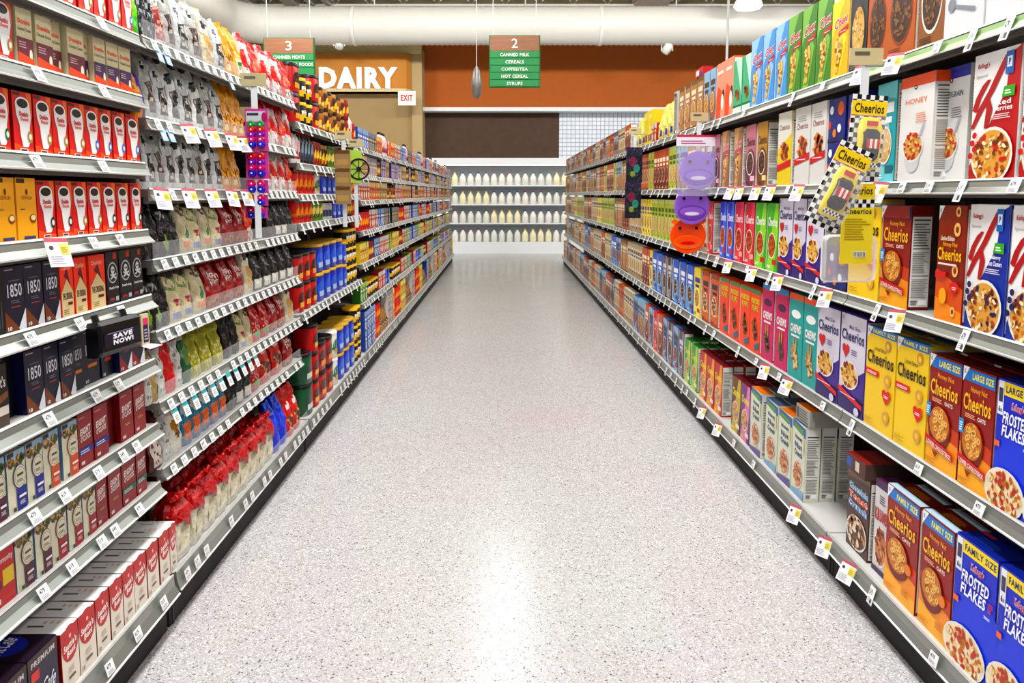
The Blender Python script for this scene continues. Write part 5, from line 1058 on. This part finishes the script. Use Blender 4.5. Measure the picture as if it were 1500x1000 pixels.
L_(1, 2, [('bag_grey', 208, 219), ('bag_silver', 220, 233), ('bag_grey', 234, 248), ('bag_silver', 249, 263), ('bag_white', 264, 277), ('bag_silver', 278, 291), ('bag_grey', 292, 304), ('bag_white', 305, 316), ('bag_silver', 317, 330), ('bag_yellow', 331, 343), ('bag_yellow', 344, 356), ('bag_redwhite', 392, 402), ('bag_redwhite', 403, 413), ('bag_redwhite', 414, 423), ('bag_redorange', 424, 432)])
L_(1, 3, [('bag_black', 214, 226), ('bag_black', 227, 239), ('bag_blackgreen', 240, 253), ('bag_black', 254, 268), ('bag_creamgreen', 269, 285), ('bag_floral', 286, 300), ('bag_creamgreen', 301, 315), ('bag_floral', 316, 330), ('bag_crimson', 332, 348), ('bag_crimson', 349, 362), ('bag_redorange', 363, 374), ('bag_black', 396, 405), ('bag_darkwhite', 406, 415), ('bag_darkwhite', 416, 424), ('bag_black', 425, 433)])
L_(1, 4, [('bag_blackgreen', 218, 229), ('bag_blackgreen', 230, 241), ('bag_black', 242, 254), ('bag_floral', 255, 272), ('bag_floral', 273, 288), ('bag_creamgreen', 289, 307), ('bag_crimson', 308, 330), ('bag_crimson', 331, 348), ('bag_crimson', 349, 362), ('bag_cream', 363, 374), ('bag_darkwhite', 375, 388), ('bag_darkwhite', 389, 400), ('bag_darkwhite', 401, 411), ('bag_darkwhite', 412, 422), ('bag_darkwhite', 423, 433)])
L_(1, 5, [('bag_slimwhite', 219, 227), ('bag_slimtan', 228, 236), ('bag_slimwhite', 237, 247), ('bag_slimred', 248, 262), ('bag_slimwhite', 263, 272), ('bag_slimgreen', 273, 284), ('bag_olive', 285, 300), ('bag_olive', 301, 316), ('bag_olive', 317, 332), ('bag_black', 333, 344), ('bag_black', 345, 354), ('bag_floral', 355, 364), ('bag_creamgreen', 365, 373), ('bag_redgreen', 374, 386), ('bag_redgreen', 387, 398), ('bag_crimson', 399, 410), ('bag_crimson', 411, 421), ('bag_cream', 422, 433)])
L_(1, 6, [('bag_winered', 224, 243), ('bag_slimwhite', 244, 254), ('bag_butterfly', 255, 272), ('bag_teal', 273, 286), ('bag_teal', 287, 299), ('bag_teal', 300, 312), ('bag_teal', 313, 325), ('bag_teal', 326, 336), ('bag_black', 337, 348), ('bag_darkwhite', 349, 360), ('bag_darkwhite', 361, 372), ('bag_redgreen', 373, 385), ('bag_redbig', 386, 402), ('bag_redbig', 403, 418), ('bag_crimson', 419, 433)])
y = ypx(262, XLB, .2) + .005; i = 0
while y < 3.72:
    put('redtop%d' % (i % 3), -1, y + .062, XLB + .0, .2, LN(1, 7), 1.03, RG.uniform(-.1, .1)); y += .127; i += 1
for q in range(8): put('redtop%d' % (q % 3), -1, 2.92 + q * .13, XLB + .14, .2, LN(1, 7), 1, RG.uniform(-.2, .2), row='second row back')
row_fill(-1, XLB, .2, LN(1, 7), y + .01, 4.33, [('bag_blue', 2), ('bag_redbig', 1), ('bag_redbig', 1), ('bag_silverbig', 1)], .28, gap=.001)
# canned coffee
L_(2, 0, [('can_red', 433, 444, 2), ('can_yellowblack', 445, 453, 2), ('can_yellowblack', 454, 461, 2), ('can_red', 462, 471, 2), ('jar_gold', 472, 478, 2), ('jar_brown', 479, 485, 2), ('jar_gold', 486, 491, 2), ('jar_brown', 492, 497, 2), ('jar_gold', 498, 503, 2), ('jar_brown', 504, 508, 2), ('jar_red', 509, 513, 2), ('bottle_white', 514, 518), ('jar_red', 519, 523)])
row_fill(-1, XL, 1.677, LN(2, 1), 4.4, 6.22, [('bottle_white', 2), ('bottle_dark', 4), ('jar_red', 3), ('jar_brown', 2), ('can_greenyellow', 2), ('jar_gold', 5), ('fb_tan', 3)], .19, seed=11)
row_fill(-1, XL, 1.50, LN(2, 2), 4.4, 6.22, [('can_orangered', 5), ('can_white', 1), ('can_blue', 3), ('jar_gold', 3), ('fb_tan', 3)], .135, seed=12)
row_fill(-1, XL, 1.333, LN(2, 3), 4.4, 6.22, [('can_orangered', 4), ('can_greenyellow', 3), ('can_tin', 3), ('can_blue', 3), ('jar_brown', 3)], .135, seed=13)
row_fill(-1, XL, .814, LN(2, 4), 4.4, 6.22, [('can_red', 3), ('can_bluebig', 4), ('can_blue', 1), ('can_yellowblack', 4)], .5, stackto=.48, seed=14)
row_fill(-1, XLB, .2, LN(2, 5), 4.4, 6.22, [('can_green', 1), ('can_red', 1), ('can_redbig', 2), ('can_white', 1), ('can_bluebig', 3), ('can_yellowblack', 3)], .55, stackto=.52, seed=15)
TEAS = [('fb_red', 'fb_blue', 'bottle_white', 'fb_navy', 'fb_orange'), ('fb_white', 'jar_brown', 'fb_purple', 'fb_tan'), ('fb_orange', 'jar_gold', 'fb_red', 'fb_tan'), ('fb_blue', 'fb_navy', 'can_orangered', 'fb_red'), ('fb_green', 'jar_red', 'fb_yellow', 'fb_blue', 'fb_red'), ('fb_red', 'can_yellowblack', 'fb_green', 'can_blue'), ('pouch_tan', 'fb_yellow', 'can_orangered', 'fb_blue', 'fb_white')]
for bi in range(3, len(LBAYS)):
    nm, y0, y1, zs = LBAYS[bi]
    for j, z in enumerate(zs):
        rs = random.Random(bi * 31 + j); f = [(k, rs.randint(3, 5)) for k in TEAS[j]]; rs.shuffle(f)
        gap = (zs[j - 1] - z - .05) if j else .24
        row_fill(-1, XL if j < 6 else XLB, z, LN(bi, j), y0 + .02, y1 - .02, f, gap, stackto=(.35 if j == 6 else None), seed=bi * 7 + j)

# ------------------------------------------------------------------ hanging clip strips and the coupon box
def fart(mb, w, h, y0, z0=0, kind='print'):
    return Art(mb, lambda u, v, k: (-w / 2 + u * w, y0 - k * .0005, z0 + v * h), w / h, False, kind)
def strip(name_label, s, X, Y, ztop, L, holder='c8bc98'):
    r_ = empty('clip_strip', (s * X, Y, ztop)); tag(r_, name_label, 'clip strip', 'clip strips hanging from top shelves')
    b = MB(); b.box(-.014, .014, 0, .002, -L, .06, mat('dfe2e2', 'plastic')); obj('strip', b, r_)
    b = MB(); b.box(-.055, .055, -.006, .004, .045, .1, mat(holder, 'plastic')); fart(b, .1, .05, -.0065, .048).rect(.1, .55, .6, .8, '6c6658'); obj('sign_holder', b, r_)
    b = MB(); b.box(min(0, s * .1), max(0, s * .1), -.004, .004, .04, .05, mat('a8a8a8', 'metal')); obj('hook', b, r_)
    return r_
def checker(a, u0, v0, u1, v1, nu, nv):
    a.rect(u0, v0, u1, v1, 'ececec')
    du, dv = (u1 - u0) / nu, (v1 - v0) / nv
    for i in range(nu):
        for j in range(nv):
            if (i + j) % 2 == 0: a.mb.face([a.S(p, q, a.k) for p, q in ((u0 + du * i, v0 + dv * j), (u0 + du * (i + 1), v0 + dv * j), (u0 + du * (i + 1), v0 + dv * (j + 1)), (u0 + du * i, v0 + dv * (j + 1)))], mat('181818'))
    a.k += 1
def car_mesh():
    """toy racing car standing on its tail, roof to the viewer (-y), nose up"""
    b = MB(); ye = mat('ecd40c', 'gloss'); n = 16; rows = []
    for (z, hw, t) in ((-.085, .026, .012), (-.08, .036, .02), (-.05, .04, .026), (.0, .037, .03), (.045, .04, .026), (.075, .034, .018), (.086, .02, .008)):
        row = []
        for k in range(n):
            a = 2 * math.pi * k / n; c, q = math.cos(a), math.sin(a)
            c = math.copysign(abs(c) ** .6, c); q = math.copysign(abs(q) ** .6, q); row.append((hw * c, -t * .5 + t * .5 * q, z))
        rows.append(row)
    b.grid(rows, ye, True, True); b.face(rows[0][::-1], ye); b.face(rows[-1], ye)
    body = b.mesh('car_body')
    c = MB(); rows = []
    for (z, hw, y) in ((-.058, .022, -.026), (-.045, .03, -.036), (-.02, .028, -.045), (.012, .027, -.045), (.035, .03, -.036), (.046, .02, -.027)):
        rows.append([(-hw, -.018, z), (-hw * .8, y, z), (hw * .8, y, z), (hw, -.018, z)])
    c.grid(rows, mat('241c18', 'gloss'), False); c.face(rows[0], mat('241c18', 'gloss')); c.face(rows[-1][::-1], mat('241c18', 'gloss')); cab = c.mesh('windows')
    c = MB(); c.box(-.021, .021, -.0475, -.044, -.018, .012, mat('c81c1c', 'gloss')); c.box(-.011, -.004, -.049, -.047, -.018, .012, mat('f0ece8', 'gloss')); c.box(.004, .011, -.049, -.047, -.018, .012, mat('f0ece8', 'gloss')); roof = c.mesh('striped_roof')
    c = MB(); checker(Art(c, lambda u, v, k: (-.03 + .06 * u, -.0295 - k * .0006, -.078 + .014 * v), 3), 0, 0, 1, 1, 10, 2)
    c.box(-.018, .018, -.028, -.026, .056, .072, mat('c81c1c', 'gloss')); trim = c.mesh('bonnet_badge')
    return [('car_body', body), ('windows', cab), ('striped_roof', roof), ('bonnet_badge', trim)]
CARP = car_mesh()
def car_pack(x, y, z, rot, label, header=True):
    r_ = empty('toy_car_pack', (x, y, z), (0, rot, 0)); tag(r_, label, 'toy pack', 'yellow toy cars in checked packs')
    b = MB(); b.box(-.058, .058, .006, .008, -.12, .16, mat('e8e8e4', 'paper')); a = fart(b, .116, .28, .006, -.12)
    checker(a, 0, .0, 1, 1, 8, 18); a.rect(.0, .76, 1, .93, 'ecd010'); a.rect(0, .755, 1, .765, 'c82020'); a.text('Cheerios', .08, .79, .92, .9, '20201c', .02); obj('backing_card', b, r_)
    for nm, me in CARP: obj(nm, me, r_, (0, -.004, 0))
    b = MB(); rows = []
    for (z_, hw, t) in ((-.105, .04, .0), (-.098, .05, .04), (0, .052, .062), (.088, .048, .045), (.096, .04, .0)): rows.append([(-hw, .004, z_), (-hw * .9, -t, z_), (hw * .9, -t, z_), (hw, .004, z_)])
    b.grid(rows, mat('f0f2f2', 'clear'), False); obj('clear_blister', b, r_)
    return r_
KS = 1127 / 2.62
def at(px, py, Y): k = Y / F; return ((px - VX) * k, Y, CAMZ + (285 - py) * k)
x, y, z = at(1256, 120, 2.62); strip('clear clip strip holding toy cars and trays', 1, x, 2.62, z, .2)
q = at(1262, 212, 2.58); car_pack(q[0], q[1], q[2], R(4), 'yellow toy car in checked pack, upper and upright')
q = at(1223, 282, 2.50); car_pack(q[0], q[1], q[2], R(24), 'yellow toy car in checked pack, lower and tilted')
q = at(1255, 386, 2.59); r_ = empty('toy_car_pack', q); tag(r_, 'yellow back card of a toy car pack with checked top', 'toy pack')
b = MB(); W, H = .108, .27; b.box(-W / 2, W / 2, 0, .002, 0, H, mat('ecd410', 'paper')); a = fart(b, W, H, 0); checker(a, 0, .7, 1, .8, 8, 2); a.rect(0, .84, 1, 1, 'ecd010'); a.text('Cheerios', .08, .62, .92, .69, '20201c', .02); a.text('Cheerios', .08, .86, .92, .96, '20201c', .02); a.lines(.1, .3, .9, .58, 9, 'b8a028', 5, .4)
a.rect(.4, .08, .8, .16, 'f0ece0'); [a.rect(.42 + i * .045, .09, .44 + i * .045, .15, '2c2c2c') for i in range(8)]; obj('backing_card', b, r_)
q = at(1243, 412, 2.66); r_ = empty('clear_tray', (q[0], q[1], q[2])); tag(r_, 'clear rounded plastic tray pack behind yellow card', 'plastic tray')
b = MB(); pts = []
for cx, cz, a0 in ((.07, .14, 0), (-.07, .14, 90), (-.07, .02, 180), (.07, .02, 270)):
    for i in range(5): t = R(a0 + i * 22.5); pts.append((cx + .02 * math.cos(t), cz + .02 * math.sin(t)))
b.grid([[(p[0], 0, p[1]) for p in pts], [(p[0] * .96, -.03, .08 + (p[1] - .08) * .95) for p in pts]], mat('e8eaea', 'veil'), False, True); b.face([(p[0] * .96, -.03, .08 + (p[1] - .08) * .95) for p in pts], mat('e4e4e8', 'veil')); obj('tray_shell', b, r_)
b = MB(); b.grid([[(p[0] * 1.04, -.001, .08 + (p[1] - .08) * 1.04) for p in pts], [(p[0] * .97, -.003, .08 + (p[1] - .08) * .97) for p in pts]], mat('f2f2f2', 'plastic'), False, True); obj('tray_rim', b, r_)

# animal-face plate packs
x, y, z = at(1020, 190, 4.95); strip('clear clip strip holding purple face plates', 1, x, 4.95, z, .2)
def face_pack(px, py, Y, c1, c2, label, header, rad=.12):
    q = at(px, py, Y); r_ = empty('plate_pack', q); tag(r_, label, 'plate pack')
    b = MB(); b.lathe([(rad * .6, -.004), (rad * .96, -.002), (rad, .012), (rad * .97, .014), (rad * .7, .002), (.001, .0)], mat(c1, 'gloss'), 30, caps=False)
    pl = obj('face_plate', b, r_, (0, 0, 0), (R(90), 0, 0))
    b = MB(); a = Art(b, lambda u, v, k: ((u - .5) * 2 * rad, -.012 - k * .001, (v - .5) * 2 * rad), 1, False, 'gloss')
    a.ell(.5, .33, .4, .2, c2); a.ell(.5, .36, .34, .13, c1); a.ell(.5, .3, .2, .05, 'e8e0f0' if c2 != 'f07c1c' else 'd82c14'); a.ell(.27, .72, .045, None, '2c1c3c'); a.ell(.73, .72, .045, None, '2c1c3c'); a.ell(.12, .9, .09, .07, c2); a.ell(.88, .9, .09, .07, c2)
    obj('face_relief', b, r_)
    if header:
        b = MB(); b.box(-.14, .14, -.004, .0, rad + .03, rad + .10, mat('e8e4ec', 'paper')); a = fart(b, .28, .07, -.004, rad + .03); a.rect(0, .8, 1, 1, 'c83c64'); a.lines(.1, .2, .7, .6, 2, 'b04c8c', 3); obj('header_card', b, r_)
        b = MB(); b.box(-.138, .138, -.03, -.029, -rad - .04, rad + .03, mat('f2f2f6', 'clear')); obj('clear_bag', b, r_)
face_pack(1020, 250, 4.88, 'a078dc', '8458c4', 'upper purple hippo-faced plate in clear bag', True)
face_pack(1012, 302, 4.93, '9c70cc', '7c50b0', 'second purple face plate below the topmost one', False, .115)
face_pack(1007, 345, 4.97, 'f4641c', 'f07c1c', 'bright orange face plate at strip bottom', False, .115)

# pill organisers
x, y, z = at(379, 145, 3.44); strip('clear clip strip holding rainbow pill organisers', -1, -x, 3.44, z, .62, 'b8b090')
for i, (y0_, y1_) in enumerate(((162, 222), (224, 262), (264, 283), (285, 301), (303, 319))):
    q0 = at(381 - i * 1, y1_, 3.42 + i * .012); H = (y1_ - y0_) * 3.42 / F; r_ = empty('pill_organiser', q0); tag(r_, 'purple-edged rainbow pill organiser pack, %s from top of strip' % ordn(i + 1), 'pill organiser', 'rainbow pill organisers')
    W = .1; b = MB(); b.box(-W / 2, W / 2, 0, .003, 0, H, mat('b81c84', 'paper')); a = fart(b, W, H, 0)
    if i == 0: a.rect(.06, .7, .9, .94, 'c8c8d0'); a.rect(.1, .84, .6, .9, '3c3450'); a.ell(.85, .8, .12, .12, 'a81464')
    obj('backing_card', b, r_)
    top = .68 if i == 0 else .95; cs = ('28944c', 'c82c2c', '7c24a4', 'c81c74', '2c2cb4')[(0 if i == 0 else (1 if i == 1 else 3)):]; n = len(cs)
    for k, c in enumerate(cs):
        for sx in (-1, 1):
            b = MB(); zt = H * (top - (k + .5) * (top - .1) / n); b.lathe([(.017, 0), (.018, .012), (.012, .018)], mat(c, 'gloss'), 10); b.lathe([(.004, .018), (.003, .022)], mat('f0f0f4', 'gloss'), 6)
            obj('pill_compartment', b, r_, (sx * .02, 0, zt), (R(90), 0, 0))
# dark snack packs and kraft bags
x, y, z = at(928, 205, 7.3); strip('clear clip strip holding dark snack packs', 1, x, 7.3, z, .75)
for i, py in enumerate((268, 319)):
    q = at(927 + i * -1, py, 7.27); b = MB(); W, H = .15, .33; b.box(-W / 2, W / 2, -.012, .0, 0, H, mat('1c2434', 'foil')); a = fart(b, W, H, -.012, 0, 'foil'); a.rect(0, .9, 1, 1, '3c2450'); a.ell(.4, .6, .25, .14, '7c2c50'); a.ell(.65, .4, .2, .12, '3c8c7c'); a.ell(.4, .25, .16, .08, '8c9c4c')
    o = obj('snack_pack', b, None, q); tag(o, 'dark foil snack pack on clip strip, ' + ('upper one', 'lower one')[i], 'snack pack', 'dark snack packs')
x, y, z = at(506, 215, 5.3); strip('clear clip strip holding brown paper packs', -1, -x, 5.3, z, .55)
for i, py in enumerate((247, 273, 299)):
    q = at(505, py, 5.27); b = MB(); W, H = .1, .12; b.box(-W / 2, W / 2, -.03, .0, 0, H, mat('8c6c3c', 'paper')); a = fart(b, W, H, -.03); a.rect(.1, .2, .9, .5, 'b09460'); a.rect(0, .8, 1, 1, '6c4c28')
    o = obj('paper_pack', b, None, q); tag(o, 'brown paper pack on clip strip, ' + ('topmost', 'middle', 'lowest')[i], 'paper pack', 'brown paper packs')
x, y, z = at(523, 225, 5.75); strip('clear clip strip holding green toy card', -1, -x, 5.75, z, .55)
q = at(520, 268, 5.73); r_ = empty('toy_card', q); tag(r_, 'lime green hanging card with black wheel', 'toy card'); b = MB(); b.box(-.06, .06, 0, .003, 0, .24, mat('a4c83c', 'paper')); obj('backing_card', b, r_)
b = MB(); a = Art(b, lambda u, v, k: (-.04 + .16 * u, -.006 - k * .001, .02 + .16 * v), 1); a.ring(.5, .5, .5, '1c1c1c', .16); a.ell(.5, .5, .12, None, '1c1c1c')
for i in range(4): t = R(45 * i); a.poly([(.5 + .42 * math.cos(t) - .02 * math.sin(t), .5 + .42 * math.sin(t) + .02 * math.cos(t)), (.5 + .42 * math.cos(t) + .02 * math.sin(t), .5 + .42 * math.sin(t) - .02 * math.cos(t)), (.5 - .42 * math.cos(t) + .02 * math.sin(t), .5 - .42 * math.sin(t) - .02 * math.cos(t)), (.5 - .42 * math.cos(t) - .02 * math.sin(t), .5 - .42 * math.sin(t) + .02 * math.cos(t))], '1c1c1c')
obj('wheel', b, r_)

# coupon box under the fifth shelf of boxed coffee
r_ = empty('coupon_dispenser', (-1.125, 2.19, 1.052), (0, 0, R(82))); r_.scale = (.82, .82, .82); tag(r_, 'black coupon dispenser reading SAVE NOW under the shelf edge', 'coupon dispenser')
b = MB(); n = 8; rows = []
for (x, s_) in ((-.145, .9), (-.135, 1), (.075, 1), (.088, .9)): rows.append([(x, -.045 * s_, .004), (x, -.052 * s_, .02), (x, -.05 * s_, .11), (x, -.038, .122 * s_), (x, .0, .118 * s_), (x, .0, .0)])
b.grid(rows, mat('0c0c10', 'plastic'), False, True); b.face(rows[0], mat('0c0c10', 'plastic')); b.face(rows[-1][::-1], mat('0c0c10', 'plastic')); obj('housing', b, r_)
b = MB(); a = Art(b, lambda u, v, k: (-.13 + .2 * u, -.0525 - k * .0006, .01 + .1 * v), 2)
a.rect(.02, .22, .98, .72, '14142c'); a.text('SAVE', .25, .47, .78, .64, 'f0f0f4', .05); a.text('NOW!', .25, .27, .8, .44, 'f0f0f4', .05); a.rect(.1, .67, .8, .7, '8c8ca8'); obj('printed_panel', b, r_)
b = MB(); b.box(.088, .13, -.05, -.04, .0, .115, mat('d8d0b0', 'plastic')); a = Art(b, lambda u, v, k: (.09 + .038 * u, -.05 - k * .0006, .005 + .1 * v), .4); a.rect(.1, .05, .9, .95, '3c2c4c'); a.rect(.1, .7, .9, .95, 'd85078'); a.lines(.2, .15, .8, .6, 4, 'b8b0c0', 3); obj('coupon_frame', b, r_)
b = MB(); b.grid([[(.08, -.05, .0), (.14, -.05, .0)], [(.08, -.085, -.008), (.15, -.09, -.006)]], mat('e4ccd8', 'paper'), False); obj('paper_coupon', b, r_)
b = MB(); b.tube([(-.1, -.01, .11), (-.1, 0, .14)], .012, mat('181818', 'plastic')); b.tube([(.05, -.01, .11), (.05, 0, .14)], .012, mat('181818', 'plastic')); obj('mounting_clip', b, r_)

# ------------------------------------------------------------------ beyond three hundred of a kind: the farthest as one object each
def merge_far(nm, keep, label):
    L = [t for t in PLACED if t[0].name.split('.')[0] == nm]
    L.sort(key=lambda t: t[3] + (6 if 'row back' in t[4] else 0) + (2.5 if t[4] in ('second tier',) and nm == 'food_box' else 0)); far = L[keep:]
    if not far: return
    b = MB(); ox = far[0][0].location.copy()
    for t in far:
        o = t[0]; me = o.data; M = Matrix.Translation(o.location - ox) @ o.rotation_euler.to_matrix().to_4x4() @ Matrix.Diagonal((*o.scale, 1)); n = len(b.v); mis = [b.mi(m) for m in me.materials]
        b.v += [tuple(M @ v.co) for v in me.vertices]
        for p in me.polygons: b.f.append(tuple(n + i for i in p.vertices)); b.m.append(mis[p.material_index]); b.sm.append(False)
    for t in far: PLACED.remove(t); bpy.data.objects.remove(t[0])
    s_ = obj('far_' + nm, b, None, ox); tag(s_, label, P['tan_gen']['cat'] if nm == 'cereal_box' else 'food box', None, 'stuff')
merge_far('cereal_box', 298, 'tiny distant cereal boxes filling the cereal shelves toward the aisle end')
merge_far('food_box', 298, 'tiny distant tea and cocoa boxes filling far coffee-side shelves')
# ------------------------------------------------------------------ a label for every one of the goods
import re
def fits(t): return len(re.findall(r"[A-Za-z0-9][A-Za-z0-9'\u2019-]*", t)) <= 16
by = {}
for o, d, w, y, row in PLACED: by.setdefault((d, w, row), []).append((y, o))
for (d, w, row), L in by.items():
    L.sort(key=lambda t: t[0]); n = len(L); rw = (', ' + row) if row else ''
    for i, (y, o) in enumerate(L):
        if n == 1: c = ['%s%s, on %s' % (d, rw, w), '%s%s, %s' % (d, rw, w)]
        else: c = ['%s%s, %s, %s of %s from entrance' % (d, rw, w, ordn(i + 1), card(n) if n < 100 else 'many'), '%s%s, %s, %s from entrance' % (d, rw, w, ordn(i + 1)), '%s%s, %s, %s along' % (d, rw, w, ordn(i + 1))]
        o['label'] = next((t for t in c if fits(t)), c[-1])
print('GOODS', len(PLACED), 'OBJECTS', len(bpy.data.objects))
